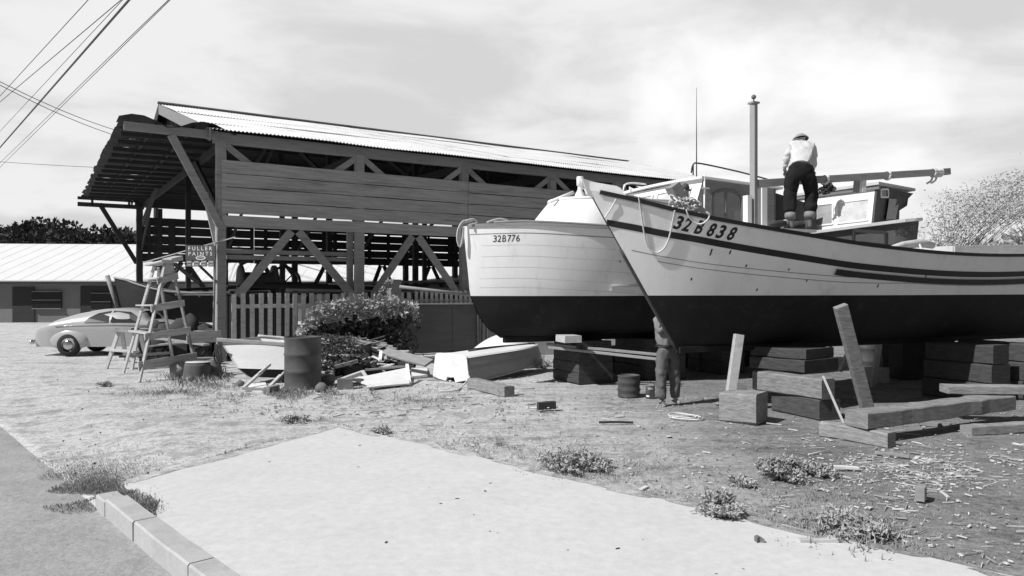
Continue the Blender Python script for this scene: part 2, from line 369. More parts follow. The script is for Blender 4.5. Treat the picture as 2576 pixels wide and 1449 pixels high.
#@@SHED
# ------------------------------------------------------------------ boat shed
SO = Vector((-7.92, 20, 0)); SU = Vector((.84, .543, 0)); SV = Vector((-.543, .84, 0))
def S(s, t_, z): return SO+SU*s+SV*t_+Vector((0, 0, z))
LEN, WID, EZ, RZ_, RT = 23.0, 18.8, 6.2, 8.93, 9.4
shed = thing('boat_shed', S(0, 0, 0), 'long open timber boat shed with a corrugated iron roof and a canopy over its end', 'shed')
PS = [0, 3.95, 7.55, 11.1, 14.1, 17.4, 20.6, 22.8]
def put(mb, name, mat, parent=shed): return mb.build(name, mat, parent)
for s_ in PS:
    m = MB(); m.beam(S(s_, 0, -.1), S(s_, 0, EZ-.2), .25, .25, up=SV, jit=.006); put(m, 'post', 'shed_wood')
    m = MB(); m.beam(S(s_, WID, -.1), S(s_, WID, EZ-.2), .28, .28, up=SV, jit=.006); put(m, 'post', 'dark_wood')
for s_ in PS[:-1]:
    for tt in (6.2, 12.6):
        m = MB(); m.beam(S(s_+1.2, tt, -.1), S(s_+1.2, tt, EZ+.9), .2, .2, up=SV); put(m, 'post', 'dark_wood')
# eave beams
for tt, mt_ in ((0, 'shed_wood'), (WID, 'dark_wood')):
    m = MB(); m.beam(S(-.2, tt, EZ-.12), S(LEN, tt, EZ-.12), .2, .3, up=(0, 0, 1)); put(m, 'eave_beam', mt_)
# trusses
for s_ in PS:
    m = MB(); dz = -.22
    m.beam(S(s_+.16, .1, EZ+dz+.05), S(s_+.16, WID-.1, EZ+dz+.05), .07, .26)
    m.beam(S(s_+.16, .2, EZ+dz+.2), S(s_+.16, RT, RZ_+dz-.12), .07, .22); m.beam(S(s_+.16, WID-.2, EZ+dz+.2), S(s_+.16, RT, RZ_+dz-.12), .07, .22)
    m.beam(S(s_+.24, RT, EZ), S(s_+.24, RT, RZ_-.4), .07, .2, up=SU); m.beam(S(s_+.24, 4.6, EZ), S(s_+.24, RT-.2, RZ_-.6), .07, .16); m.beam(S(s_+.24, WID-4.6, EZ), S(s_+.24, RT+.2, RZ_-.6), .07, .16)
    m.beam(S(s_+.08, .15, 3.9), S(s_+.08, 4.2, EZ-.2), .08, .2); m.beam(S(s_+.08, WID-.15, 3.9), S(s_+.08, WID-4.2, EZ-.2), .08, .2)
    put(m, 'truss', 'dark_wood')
# near wall boards (five wide planks, two runs), real gaps
m = MB()
runs = [(.0, 7.62), (7.64, 15.2), (15.22, LEN)]
bh = .366
for ri, (a, b_) in enumerate(runs):
    for k_ in range(5):
        z0 = 3.66+k_*bh; gap = .045 if k_ == 0 else .02
        off = .14 if ri != 1 else .145
        zb = z0+(0 if k_ else 0); n_ = 6
        top = [S(a+(b_-a)*i/n_, -off+random.uniform(-.012, .012), z0+bh-gap+random.uniform(-.009, .009)) for i in range(n_+1)]; bot = [S(a+(b_-a)*i/n_, -off, zb+random.uniform(-.005, .005)) for i in range(n_+1)]
        m.prism(bot+top[::-1], SV*.03)
put(m, 'wall_boards', 'shed_board')
m = MB()
for k_ in range(5):
    z0 = 3.3+k_*.44
    for (a, b_) in ((0, 5.4), (5.42, 11), (11.02, 17), (17.02, LEN)):
        m.beam(S(a, WID, z0+.2+random.uniform(-.02, .02)), S(b_, WID, z0+.2+random.uniform(-.02, .02)), .03, .405, up=(0, 0, 1))
for i in range(24):
    s_ = .3+i*.97+random.uniform(-.25, .25); m.beam(S(s_, WID-.06, 3.3), S(s_, WID-.06, 5.45), random.uniform(.1, .35), .05, up=SV)
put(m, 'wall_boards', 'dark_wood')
# upper V braces
for i, s_ in enumerate(PS[:-1]):
    for d in (-1, 1):
        if i == 0 and d < 0: continue
        m = MB(); m.beam(S(s_+d*.1, -.06, EZ-.3), S(s_+d*.78, -.06, 5.4), .05, .17, up=SU); put(m, 'brace', 'shed_wood')
# lower V braces
for tt, mt_, zt, zb in ((-.08, 'shed_wood', 3.62, 1.78), (WID, 'dark_wood', 3.3, .8)):
    for i in range(len(PS)-1):
        a, b_ = PS[i], PS[i+1]; c = (a+b_)/2+.02
        for (p, q) in ((a+.42, c-.1), (b_-.25, c+.1)):
            m = MB(); m.beam(S(p, tt, zb), S(q, tt, zt), .05, .23, up=SU); put(m, 'brace', mt_)
# canopy over the end
m = MB(); CS = -2.35
m.beam(S(CS, -.1, EZ-.08), S(-.1, -.1, EZ-.08), .08, .22); put(m, 'canopy_beam', 'shed_wood')
m = MB(); m.beam(S(CS-.25, WID, EZ+.02), S(.2, WID, EZ+.02), .1, .14); m.beam(S(CS-.25, WID, EZ-.27), S(.2, WID, EZ-.27), .1, .2)
for q in (CS+.35, CS+1.9): m.beam(S(q, WID, EZ-.3), S(q, WID, EZ+.08), .1, .1, up=SV)
put(m, 'canopy_beam', 'dark_wood')
m = MB()
for i in range(1, 15):
    tt = WID*i/15+random.uniform(-.1, .1); m.beam(S(CS+.06+random.uniform(-.05, .1), tt, EZ-.04), S(.2, tt, EZ+.0), .05, .12)
for q in (-1.6, -.7): m.beam(S(q, 0, EZ+.04), S(q, WID, EZ+.04), .08, .08)
put(m, 'canopy_purlins', 'dark_wood')
m = MB()
nt_ = 26
for i in range(nt_):       # sheets lapping, ragged outer edge
    t0 = -.35+(WID+.5)*i/nt_; t1 = t0+(WID+.5)/nt_+.06; e = CS-.1+random.uniform(-.05, .05); z0 = EZ+.085+(i % 2)*.012
    n_ = 10; row0 = []; row1 = []
    for j in range(n_+1):
        q = e+(0.35-e)*j/n_
        curl = .12*max(0, 1-i/1.5)*math.sin(j*1.1) if i < 2 else 0
        row0.append(S(q, t0, z0+.012*math.cos(j*2.2)+curl)); row1.append(S(q, t1, z0+.012*math.cos(j*2.2+1)+curl*.5))
    m.grid([row0, row1], False); m.grid([[p+Vector((0, 0, .006)) for p in row0], [p+Vector((0, 0, .006)) for p in row1]], False)
put(m, 'canopy_roof', 'old_tin')
m = MB(); m.beam(S(-1.25, -.12, EZ-.2), S(-.02, -.14, 3.62), .1, .2, up=SU); put(m, 'brace', 'shed_wood')
m = MB(); m.beam(S(-.35, .3, EZ-1.6), S(-.05, .1, 3.0), .08, .14, up=SU); put(m, 'brace', 'shed_wood')
m = MB(); m.beam(S(-1.7, WID, EZ-.2), S(-.12, WID, 3.2), .12, .2, up=SU); put(m, 'brace', 'dark_wood')
m = MB(); m.beam(S(.05, WID-1, 5.1), S(.1, 9, EZ+1.2), .1, .35, up=(0, 0, 1)); put(m, 'brace', 'dark_wood')
m = MB(); m.beam(S(.9, WID+.02, -.1), S(.9, WID+.02, 5.9), .22, .22, up=SV); put(m, 'post', 'dark_wood')
# main roof : corrugated sheets in lapped courses
def slope(t0, t1, z0, z1, ncourse, name, mat, s0=-.35, s1=LEN):
    m = MB(); wl = .105; n_ = int((s1-s0)/wl*6)
    for c in range(ncourse):
        a = c/ncourse; b_ = (c+1)/ncourse+.012; lift = .0; rows = []
        for (f, dz) in ((a, .012), (b_, .0)):
            row = []
            for j in range(n_+1):
                s_ = s0+(s1-s0)*j/n_; zz = z0+(z1-z0)*f+dz+.017*math.cos(2*math.pi*(s_-s0)/wl)+noise.noise(Vector((s_*.35, c*3.1, t0)))*.035
                row.append(S(s_+noise.noise(Vector((int(s_/.8)*1.0, c, 0)))*.0, t0+(t1-t0)*f-(.05*noise.noise(Vector((math.floor(s_/.8), c*5.0, 1))) if f == a else 0), zz))
            rows.append(row)
        m.grid(rows, True)
    o_ = put(m, name, mat); m = MB(); m.grid([[S(s_, t0+(t1-t0)*f, z0+(z1-z0)*f-.03) for s_ in (s0+.02, s1-.02)] for f in (0.005, 1)]); m.build('roof_shade_sheet', 'roof_shade', o_); return o_  # dark sheet added below the tin stands in for shade under the roof
slope(-.42, RT, EZ+.02, RZ_, 5, 'roof', 'tin'); slope(WID+.42, RT, EZ+.02, RZ_, 5, 'roof', 'tin')
m = MB(); m.beam(S(-.4, RT-.12, RZ_+.03), S(LEN, RT-.12, RZ_+.02), .2, .02, tw=-.2); put(m, 'ridge_cap', 'mid_wood')
m = MB()
for i in range(9):
    f = (i+.4)/9
    for a, b_ in ((0, RT), (WID, RT)): m.beam(S(-.1, a+(b_-a)*f, EZ+(RZ_-EZ)*f-.09), S(LEN-.1, a+(b_-a)*f, EZ+(RZ_-EZ)*f-.09), .06, .1)
put(m, 'purlins', 'dark_wood')
m = MB(); m.beam(S(-.33, -.35, EZ-.12), S(-.33, RT, RZ_-.2), .04, .34, up=(0, 0, 1)); put(m, 'bargeboard', 'mid_wood')
m = MB(); m.beam(S(-.33, WID+.3, EZ-.12), S(-.33, RT, RZ_-.2), .04, .34, up=(0, 0, 1)); put(m, 'bargeboard', 'dark_wood')
m = MB()
nb = 40
for i in range(nb):
    a = WID*i/nb; b_ = WID*(i+1)/nb-.02
    za = EZ+(RZ_-EZ)*(1-abs(a-RT)/RT)-.12; zb = EZ+(RZ_-EZ)*(1-abs(b_-RT)/RT)-.12
    m.prism([S(.02+(i % 2)*.012, a, EZ+.14), S(.02+(i % 2)*.012, b_, EZ+.14), S(.02+(i % 2)*.012, b_, max(zb, EZ+.16)), S(.02+(i % 2)*.012, a, max(za, EZ+.16))], SU*.02)
put(m, 'gable_boards', 'dark_wood')
# stored planks on brackets behind the first posts
for z0, l0, l1 in ((3.02, .15, 3.8), (2.86, .2, 3.8)):
    m = MB(); m.beam(S(l0, .3, z0), S(l1, .3, z0), .12, .12); tag(m.build('plank', 'shed_wood'), 'upper stored plank lying on brackets across the first shed bay' if z0 > 3 else 'lower stored plank lying on brackets across the first shed bay', 'plank', 'planks stored on brackets in the shed')
m = MB(); m.beam(S(3.75, .25, -.05), S(3.75, .25, 3.9), .18, .12, up=SV); put(m, 'post', 'shed_wood')

# picket fences and panel along the shed front
def fence(s0, s1, pitch, wd, z1, label, mat, t_=-.32, z0=.05, rails=(.35, 1.5)):
    f = thing('picket_fence', S(s0, t_, 0), label, 'fence')
    for z in rails: m = MB(); m.beam(S(s0, t_+.05, z), S(s1, t_+.05, z), .05, .1); m.build('rail', mat, f)
    x = s0
    while x < s1:
        m = MB(); j = random.uniform(-.012, .012); m.beam(S(x, t_, z0), S(x+j, t_+random.uniform(-.01, .01), z1+random.uniform(-.03, .03)), wd, .022, up=SV); m.build('picket', mat, f); x += pitch+random.uniform(-.008, .008)
    return f
fence(.28, 5.6, .235, .125, 1.84, 'weathered grey picket fence between the big shed corner post and the leafy bush', 'picket_wood')
fence(5.7, 8.4, .175, .1, 1.92, 'short close-set picket fence showing above the dark panel beside the white boat', 'picket_wood', t_=-.3, rails=(1.6,))
pn = thing('panel_fence', S(4.7, -.6, 0), 'dark plywood hoarding with a pale capping board behind the scrap pile', 'fence')
for a, b_ in ((4.3, 5.55), (5.57, 6.78), (6.8, 7.7)):
    m = MB(); m.beam(S(a, -.6, .76), S(b_, -.6, .76), .02, 1.45); m.build('panel', 'plywood', pn)
m = MB(); m.beam(S(5.6, -.62, 1.51), S(7.74, -.62, 1.5), .09, .045); m.build('capping', 'pale_wood', pn)
m = MB(); m.beam(S(7.72, -.66, 0), S(7.72, -.66, 1.5), .09, .09, up=SV); m.build('post', 'plywood', pn)
m = MB(); m.beam(S(9.6, -1.2, .5), S(7.9, -.9, .5), .03, .9); tag(m.build('board', 'plywood'), 'grey board leaning under the dark bow of the nearer shed-side boat', 'board')
m = MB(); q = G(992, 895); m.beam(q+Vector((0, 0, -.1)), q+Vector((0, 0, 2.25)), .34, .3, jit=.01, tw=.5); tag(m.build('wooden_post', 'mid_wood'), 'thick square-cut wooden post standing out of the leafy bush', 'post')
# long pole lying along fence top right of stump
m = MB(); m.tube([P(1005, 722, 21.2), P(1180, 742, 21.8)], .05); tag(m.build('pole', 'mid_wood'), 'round pole lying along the fence top behind the thick square post', 'pole')
#@@INSIDE
# clutter seen through the shed
wn = thing('winch', S(2.6, 5, 0), 'old iron hauling winch standing inside the shed behind the fence', 'winch')
m = MB(); m.box(S(2.6, 5, .85), (1.3, .9, 1.7), .57); m.build('base', 'iron', wn)
m = MB(); m.lathe(S(2.2, 5, 2.25), [(0, -.6), (.55, -.6), (.55, -.52), (.3, -.5), (.3, .5), (.55, .52), (.55, .6), (0, .6)], 18, SU); m.build('barrel', 'iron', wn)
m = MB(); m.lathe(S(3.1, 4.9, 2.2), [(.5, -.05), (.58, -.05), (.58, .05), (.5, .05), (.5, -.05)], 20, SV)
for a in range(4): d = Vector((SU.x*math.cos(a*.785), SU.y*math.cos(a*.785), math.sin(a*.785)))*.55; m.beam(S(3.1, 4.9, 2.2)-d, S(3.1, 4.9, 2.2)+d, .04, .04)
m.build('hand_wheel', 'iron', wn)
m = MB(); m.tube(spline([S(1.6, 5, 2.8), S(2.2, 4.9, 3.05), S(3.0, 5, 2.9), S(3.4, 5, 2.5)], 5), .07); m.build('frame', 'iron', wn)
for i in range(15):      # lumber and poles lying on racks inside
    s0 = random.uniform(-.3, 6); l_ = random.uniform(3.5, 7.5); tt = random.uniform(1.5, 8); z = random.uniform(1.75, 2.3); dz = random.uniform(-.25, .25)
    m = MB(); m.beam(S(s0, tt, z), S(s0+l_, tt+random.uniform(-.5, .5), z+dz), random.uniform(.08, .22), random.uniform(.04, .1))
    tag(m.build('lumber', random.choice(['dark_wood', 'dark_wood', 'shed_wood', 'mid_wood'])), 'long piece of lumber racked inside the open shed behind the picket fence', 'lumber', 'lumber racked inside the shed')
for i, (s_, tt, w_, h_) in enumerate(((1.0, 4, 1.2, 1.9), (5, 7, 3.4, 1.5), (8.8, 6, 2.6, 1.7), (13, 7, 3, 1.6))):
    bn = thing('workbench', S(s_, tt, 0), ['narrow dark workbench inside the shed corner', 'long dark workbench in the middle of the shed', 'dark workbench seen behind the second shed post', 'dark workbench in the right end of the shed'][i], 'workbench', 'workbenches in the shed')
    m = MB(); m.frame(S(s_+w_/2, tt, h_-.04), SU*w_/2, SV*.4, Vector((0, 0, .04))); m.build('top', 'dark_wood', bn)
    m = MB(); m.frame(S(s_+w_/2, tt+.2, h_*.5-.05), SU*w_/2*.95, SV*.03, Vector((0, 0, h_*.45))); m.build('back_panel', 'dark_wood', bn)
    for a, b_ in ((.06, -.35), (w_-.06, -.35), (.06, .35), (w_-.06, .35)): m = MB(); m.beam(S(s_+a, tt+b_, 0), S(s_+a, tt+b_, h_-.08), .1, .1, up=SV); m.build('leg', 'dark_wood', bn)
#@@LEFT
# ------------------------------------------------------------------ neighbouring building, hill trees
nb_ = thing('warehouse', Vector((-26, 43, 0)), 'low grey building with a bright white roof behind the shed and the car', 'building')
ba, bb = Vector((-46, 41, 0)), Vector((6, 46, 0)); bd = (bb-ba).normalized(); bn_ = Vector((-bd.y, bd.x, 0))
def B(s, t_, z): return ba+bd*s+bn_*t_+Vector((0, 0, z))
bl = (bb-ba).length
m = MB(); m.prism([B(-1, -.6, 2.45), B(-1, 8.5, 5.05), B(-1, 8.6, 5.0), B(-1, -.6, 2.38)], bd*(bl+2)); m.build('roof', 'white_tin', nb_)
m = MB(); m.prism([B(-1, 17.5, 2.4), B(-1, 8.62, 5.05), B(-1, 8.6, 4.98), B(-1, 17.5, 2.33)], bd*(bl+2)); m.build('roof', 'white_tin', nb_)
m = MB()
for i in range(58): s_ = -.6+i*.92; m.beam(B(s_, -.6, 2.455), B(s_, 8.5, 5.055), .03, .012)
m.build('roof_ribs', 'white_tin', nb_)
m = MB(); m.frame(B(bl/2, .1, 1.15), bd*bl/2, bn_*.08, Vector((0, 0, 1.25))); m.build('wall', 'wall_grey', nb_)
m = MB(); m.frame(B(bl/2, 17, 1.15), bd*bl/2, bn_*.08, Vector((0, 0, 1.25))); m.build('wall', 'wall_grey', nb_)
for q in (B(0, 8.5, 0), B(bl, 8.5, 0)):
    m = MB(); a = q-bn_*8.4; c = q+bn_*8.4; m.prism([a, c, c+Vector((0, 0, 2.3)), q+Vector((0, 0, 4.9)), a+Vector((0, 0, 2.3))], bd*.1); m.build('wall', 'wall_grey', nb_)
m = MB(); m.frame(B(bl/2, -.55, 2.32), bd*bl/2, bn_*.04, Vector((0, 0, .09))); m.build('fascia', 'dark_wood', nb_)
for px, w_, z0, z1, mat, nm in ((262, 2.6, .0, 2.1, 'dark_wood', 'door'), (256, 1.1, .7, 1.7, 'glass_dark', 'window'), (120, 1.6, .8, 1.8, 'glass_dark', 'window'), (60, 1.2, 0, 2.05, 'dark_wood', 'door'), (420, 1.6, .8, 1.8, 'glass_dark', 'window')):
    X = (px-CX)/F; s_ = (X*ba.y-ba.x)/(bd.x-X*bd.y); off = 0 if nm == 'door' else -.05
    m = MB(); m.frame(B(s_, -.02+off, (z0+z1)/2), bd*w_/2, bn_*.035, Vector((0, 0, (z1-z0)/2))); f_ = m.build(nm, mat, nb_)
    if nm == 'window':
        m = MB()
        for z in (z0, z1, (z0+z1)/2): m.beam(B(s_-w_/2, -.08+off, z), B(s_+w_/2, -.08+off, z), .04, .05)
        m.build('window_frame', 'wall_grey', f_)
def crown_tree(x, y, hh, rr, label, group, mat='leaf_dark', nleaf=2600, name='tree', tz=0, ls=.3, seed=0):
    rnd = random.Random(seed+int(x*7+y)); tr = thing(name, Vector((x, y, tz)), label, 'tree', group)
    m = MB(); top = Vector((x, y, tz+hh*.6)); m.tube([Vector((x, y, tz-.3)), Vector((x+.1, y, tz+hh*.3)), top], [rr*.12, rr*.09, rr*.04], 7)
    cl_ = []
    for i in range(11):
        a = rnd.uniform(0, 6.28); q = Vector((x+math.cos(a)*rr*rnd.uniform(.2, .8), y+math.sin(a)*rr*rnd.uniform(.2, .8), tz+hh*rnd.uniform(.42, .9))); cl_.append((q, rr*rnd.uniform(.28, .5)))
        m.tube([Vector((x, y, tz+hh*rnd.uniform(.25, .5))), (q+top)/2+Vector((0, 0, -.2)), q], [rr*.05, rr*.035, rr*.012], 5)
    m.build('trunk', 'bark', tr); m = MB()
    for i in range(nleaf):
        q, r_ = rnd.choice(cl_); d = Vector((rnd.gauss(0, 1), rnd.gauss(0, 1), rnd.gauss(0, 1))).normalized(); rad = r_*(.45+.6*rnd.random()**.5)
        m.leaf(q+Vector((d.x, d.y, d.z*.7))*rad, d+Vector((rnd.uniform(-.6, .6), rnd.uniform(-.6, .6), rnd.uniform(-.3, .6))), ls*rnd.uniform(.6, 1.4), ls*rnd.uniform(.5, .9))
    m.build('crown', mat, tr); return tr
hz = [(150, 552, 100), (205, 560, 92), (240, 568, 88), (278, 572, 90), (318, 585, 95), (80, 556, 96), (20, 566, 100), (345, 594, 84), (190, 575, 80), (110, 575, 82), (290, 590, 80), (400, 600, 92), (480, 606, 96)]
for i, (px, py, Y) in enumerate(hz):
    q = P(px, py, Y); crown_tree(q.x, q.y, q.z, 3.6, 'dark bushy tree in the clump behind the white-roofed building', 'trees behind the white roof', nleaf=1700, ls=.55, seed=i)
# utility pole behind the canopy
def upole(px, Y, top, label, arm):
    q = P(px, 700, Y); t_ = thing('utility_pole', Vector((q.x, q.y, 0)), label, 'utility pole')
    m = MB(); m.tube([Vector((q.x, q.y, -.2)), Vector((q.x, q.y, top))], [.16, .11], 9); m.build('pole', 'dark_wood', t_)
    for z in (top-.35, top-1.1):
        m = MB(); m.beam(Vector((q.x-arm, q.y, z)), Vector((q.x+arm, q.y, z)), .12, .12); m.build('crossarm', 'dark_wood', t_)
        for k_ in range(6):
            x = q.x-arm+.12+k_*(2*arm-.24)/5; m = MB(); m.lathe(Vector((x, q.y, z+.06)), [(.02, 0), (.03, .08), (.09, .1), (.06, .2), (.07, .26), (0, .3)], 8); m.build('insulator', 'stone', t_)
    return q
q1 = upole(392, 45, 11.9, 'far utility pole mostly hidden behind the shed canopy, its crossarm tip showing', 2.5)
q2 = upole(-100, 108, 18.5, 'tall utility pole at the roadside carrying the overhead cables on the left', 1.2)
def wire(a, b_, r_, label, dip=.0, mat='iron'):
    m = MB(); m.tube(sag(a, b_, dip), r_, 6); tag(m.build('overhead_wire', mat), label, 'wire', 'overhead wires at upper left')
def thru(p1, p2, Ya, Yb, ext=.35):     # straight wire through two points of view, running on past both
    a = P(p1[0], p1[1], Ya); b_ = P(p2[0], p2[1], Yb); return a+(a-b_)*ext, b_+(b_-a)*ext
for (p1, p2, r_, lab) in (((178, 168), (325, 0), .06, 'thickest black overhead cable crossing the upper left corner'),
    ((178, 107), (305, 0), .025, 'overhead wire just above the thick cable'), ((178, 140), (318, -10), .018, 'thin drooping wire hugging the thick overhead cable'),
    ((178, 48), (222, 0), .025, 'short stretch of overhead wire in the very corner of the sky'), ((178, 238), (424, 0), .018, 'lowest pair of long overhead wires, upper strand'), ((178, 246), (428, 0), .018, 'lowest pair of long overhead wires, lower strand')):
    a, b_ = thru(p1, p2, 45, 45*(725-p1[1])/(725-p2[1]), 6.5); b_ = b_+(a-b_)*.38; wire(a, b_, r_, lab)
for dy, lab in ((0, 'thin upper wire running left from the far pole crossarm'), (14, 'thin lower wire running left from the far pole crossarm')):
    wire(P(-160, 120+dy*.4, 30), P(298, 330+dy, 45), .018, lab, .3)
m = MB(); m.tube(sag(P(-120, 398, 38), P(300, 424, 37), .05), .012, 5); tag(m.build('overhead_wire', 'iron'), 'faint level wire reaching the lower canopy edge', 'wire')
# ------------------------------------------------------------------ car
def car():
    X0, Yc = -14.1, 22.3; yaw = R(3)
    ex = Vector((math.cos(yaw), math.sin(yaw), 0)); ey = Vector((-math.sin(yaw), math.cos(yaw), 0)); O = Vector((X0, Yc, 0))
    def C(x, y, z):
        x = x if x < 2.6 else 2.6+(x-2.6)*.8
        return O+ex*x+ey*y+Vector((0, 0, z*1.05))
    t_ = thing('parked_car', C(2.3, 0, 0), 'pale rounded 1940s sedan parked in front of the low grey building', 'car')
    belt = [(0, .62), (.12, .78), (.6, .88), (1.2, .92), (2.4, .93), (3.4, .92), (4.3, .84), (4.75, .6), (4.85, .45)]
    roof = [(0, .64), (.12, .80), (.4, .91), (.75, 1.06), (1.25, 1.20), (1.8, 1.30), (2.35, 1.335), (2.8, 1.31), (3.15, 1.24), (3.5, .98), (4.3, .9), (4.75, .66), (4.85, .48)]
    wid = [(0, .62), (.12, .74), (.5, .83), (.8, .84), (2.4, .86), (3.8, .8), (4.6, .62), (4.85, .4)]
    m = MB(); rows = []
    for i in range(49):
        x = 4.85*i/48; zb = interp(belt, x); zr = max(interp(roof, x), zb+.015); w_ = interp(wid, x); row = []
        for j in range(25):
            a = -math.pi*.5+math.pi*j/24*1.0   # -90..90 across the top
            u = j/24*2-1
            if abs(u) > .55:                    # side below belt
                f = (abs(u)-.55)/.45; y = w_*(1-.04*f-.06*f*f); z = zb-(zb-.26)*f
            else:
                f = abs(u)/.55; wr = w_*(.98 if zr-zb < .06 else .98-.2*min(1, (zr-zb)/.45)*(1-f**6)); y = wr*min(1, math.sin(f*math.pi/2)**.8); z = zb+(zr-zb)*(1-f**3.4)
            row.append(C(x, math.copysign(y, u), z))
        rows.append(row)
    m.grid(rows, True); m.grid([[C(4.85*i/12, s*.9*interp(wid, 4.85*i/12), .27) for s in (-1, 1)] for i in range(13)]); m.add(rows[0], [tuple(range(25))]); m.add(rows[-1], [tuple(range(24, -1, -1))]); m.build('body', 'car_paint', t_)
    def wind(poly, nm='side_window', mat='glass_dark'):
        for sd in (-1, 1):
            m = MB(); vs = []
            for x, f in poly:
                zb = interp(belt, x); zr = interp(roof, x); w_ = interp(wid, x); z = zb+(zr-zb)*f; ff = (1-f)**(1/3.4)
                wr = w_*(.98-.2*min(1, (zr-zb)/.45)*(1-ff**6)); vs.append(C(x, sd*(wr*math.sin(ff*math.pi/2)**.8+.02), z))
            m.add(vs, [tuple(range(len(vs)))]); m.build(nm, mat, t_)
    wind([(1.5, .06), (1.6, .4), (1.85, .72), (2.2, .84), (2.2, .04)]); wind([(2.27, .04), (2.27, .84), (2.8, .8), (3.05, .6), (3.15, .06)])
    m = MB(); m.grid([[C(x, y, interp(roof, x)*(1-.0)+.012-abs(y)**3*.35) for y in (-.42, -.2, 0, .2, .42)] for x in (.82, .95, 1.1, 1.2)]); m.build('rear_window', 'glass_dark', t_)
    m = MB(); m.grid([[C(x, y, interp(roof, x)+.014-abs(y)**3*.3) for y in (-.5, -.25, 0, .25, .5)] for x in (3.15, 3.3, 3.45)]); m.build('windscreen', 'glass_dark', t_)
    for sd in (-1, 1):
        for x, L_, nm in ((1.05, .95, 'rear_fender'), (4.0, .95, 'front_fender')):
            m = MB(); m.ball(C(x, sd*.74, .46), (L_*.62, .15, .33), 28, 14); m.build(nm, 'car_paint', t_)
        for x in (1.08, 3.95):
            m = MB(); m.lathe(C(x, sd*.79, .32), [(.2, -.1), (.3, -.1), (.33, -.06), (.33, .06), (.3, .1), (.2, .1)], 26, ey); wv = m.build('wheel', 'tyre', t_)
            m = MB(); m.lathe(C(x, sd*.89, .32), [(.15, -.04), (.15, 0), (.1, .02), (0, .03)], 20, ey*sd); m.build('hubcap', 'chrome', wv)
        m = MB(); m.tube([C(x, sd*(interp(wid, x)*.985+.012), interp(belt, x)-.06) for x in [.7+i*.3 for i in range(12)]], .012, 5); m.build('trim_strip', 'chrome', t_)
        m = MB(); m.beam(C(2.35, sd*.885, .82), C(2.5, sd*.885, .82), .02, .02); m.build('door_handle', 'chrome', t_)
        m = MB(); m.ball(C(4.72, sd*.5, .66), .1, 12, 8); m.build('headlight', 'chrome', t_)
        m = MB(); m.ball(C(.1, sd*.5, .62), .05, 10, 6); m.build('tail_light', 'paint_grey', t_)
    for x in (-.1, 4.95):
        m = MB(); m.tube([C(x+(.12 if x < 0 else -.12), -.8, .4), C(x, -.6, .4), C(x, .6, .4), C(x+(.12 if x < 0 else -.12), .8, .4)], .06, 8); m.build('bumper', 'chrome', t_)
car()
# ------------------------------------------------------------------ stepladder, trestle, logs, old boat
L1, L2, L3, L4 = G(310, 939), G(350, 962), G(438, 926), G(497, 942)
T1, T2, T3, T4 = P(388, 671, 16.95), P(415, 665, 16.5), P(398, 674, 17.3), P(431, 660, 16.85)
ld = thing('stepladder', L2, 'tall splayed wooden stepladder with pale treads standing in front of the shed opening', 'ladder')
for a, b_, mt_ in ((L1, T1, 'pale_wood'), (L2, T2, 'pale_wood'), (L3, T3, 'shed_wood'), (L4, T4, 'mid_wood')):
    m = MB(); m.beam(a, b_, .045, .065, up=(1, -.3, 0)); m.build('leg', mt_, ld)
def onleg(a, b_, f): return a.lerp(b_, f)
for f in (.16, .40, .64, .88):
    if f > .2:
        m = MB(); m.beam(onleg(L1, T1, f)+Vector((-.09, .05, 0)), onleg(L2, T2, f)+Vector((.06, -.06, 0)), .2, .035); m.build('tread', 'pale_wood', ld)
    m = MB(); m.beam(onleg(L2, T2, f-.03)+Vector((-.06, -.07, 0)), onleg(L4, T4, f+.0)+Vector((.1, -.05, 0)), .025, .15 if f > .2 else .2); m.build('side_board', 'shed_board', ld)
    m = MB(); m.beam(onleg(L3, T3, f)+Vector((0, .05, 0)), onleg(L1, T1, f)+Vector((0, .05, 0)), .025, .06); m.build('back_rail', 'shed_wood', ld)
m = MB(); m.beam(T1+Vector((-.1, .05, .03)), T2+Vector((.12, -.08, .07)), .3, .04); m.beam(T2+Vector((0, .1, .08)), T4+Vector((.12, .1, .1)), .25, .1); m.build('top_board', 'pale_wood', ld)
m = MB(); m.prism([T2+Vector((-.02, -.06, .02)), T4+Vector((.04, -.06, .02)), T4+Vector((.12, -.06, -.42)), T2+Vector((-.12, -.06, -.42))], (0, .02, 0)); m.build('gusset', 'shed_board', ld)
tr_ = thing('trestle', G(300, 925), 'small pale wooden trestle with one low step standing beside the rear of the car', 'trestle')
a1, a2, a3, a4 = G(267, 927), G(331, 931), G(318, 908), G(372, 912); t1_, t2_ = P(300, 832, 18.2), P(347, 838, 18.0)
for a, b_ in ((a1, t1_), (a2, t2_), (a3, t1_+Vector((.03, .05, 0))), (a4, t2_+Vector((.03, .05, 0)))): m = MB(); m.beam(a, b_, .05, .1, up=(1, -.3, 0)); m.build('leg', 'pale_wood', tr_)
m = MB(); m.beam(onleg(a1, t1_, .5)-Vector((.08, .08, 0)), onleg(a2, t2_, .5)+Vector((.08, -.08, 0)), .2, .05); m.build('tread', 'pale_wood', tr_)
m = MB(); m.beam(t1_-Vector((.12, 0, 0)), t2_+Vector((.35, 0, 0)), .22, .05); m.build('top_board', 'mid_wood', tr_)
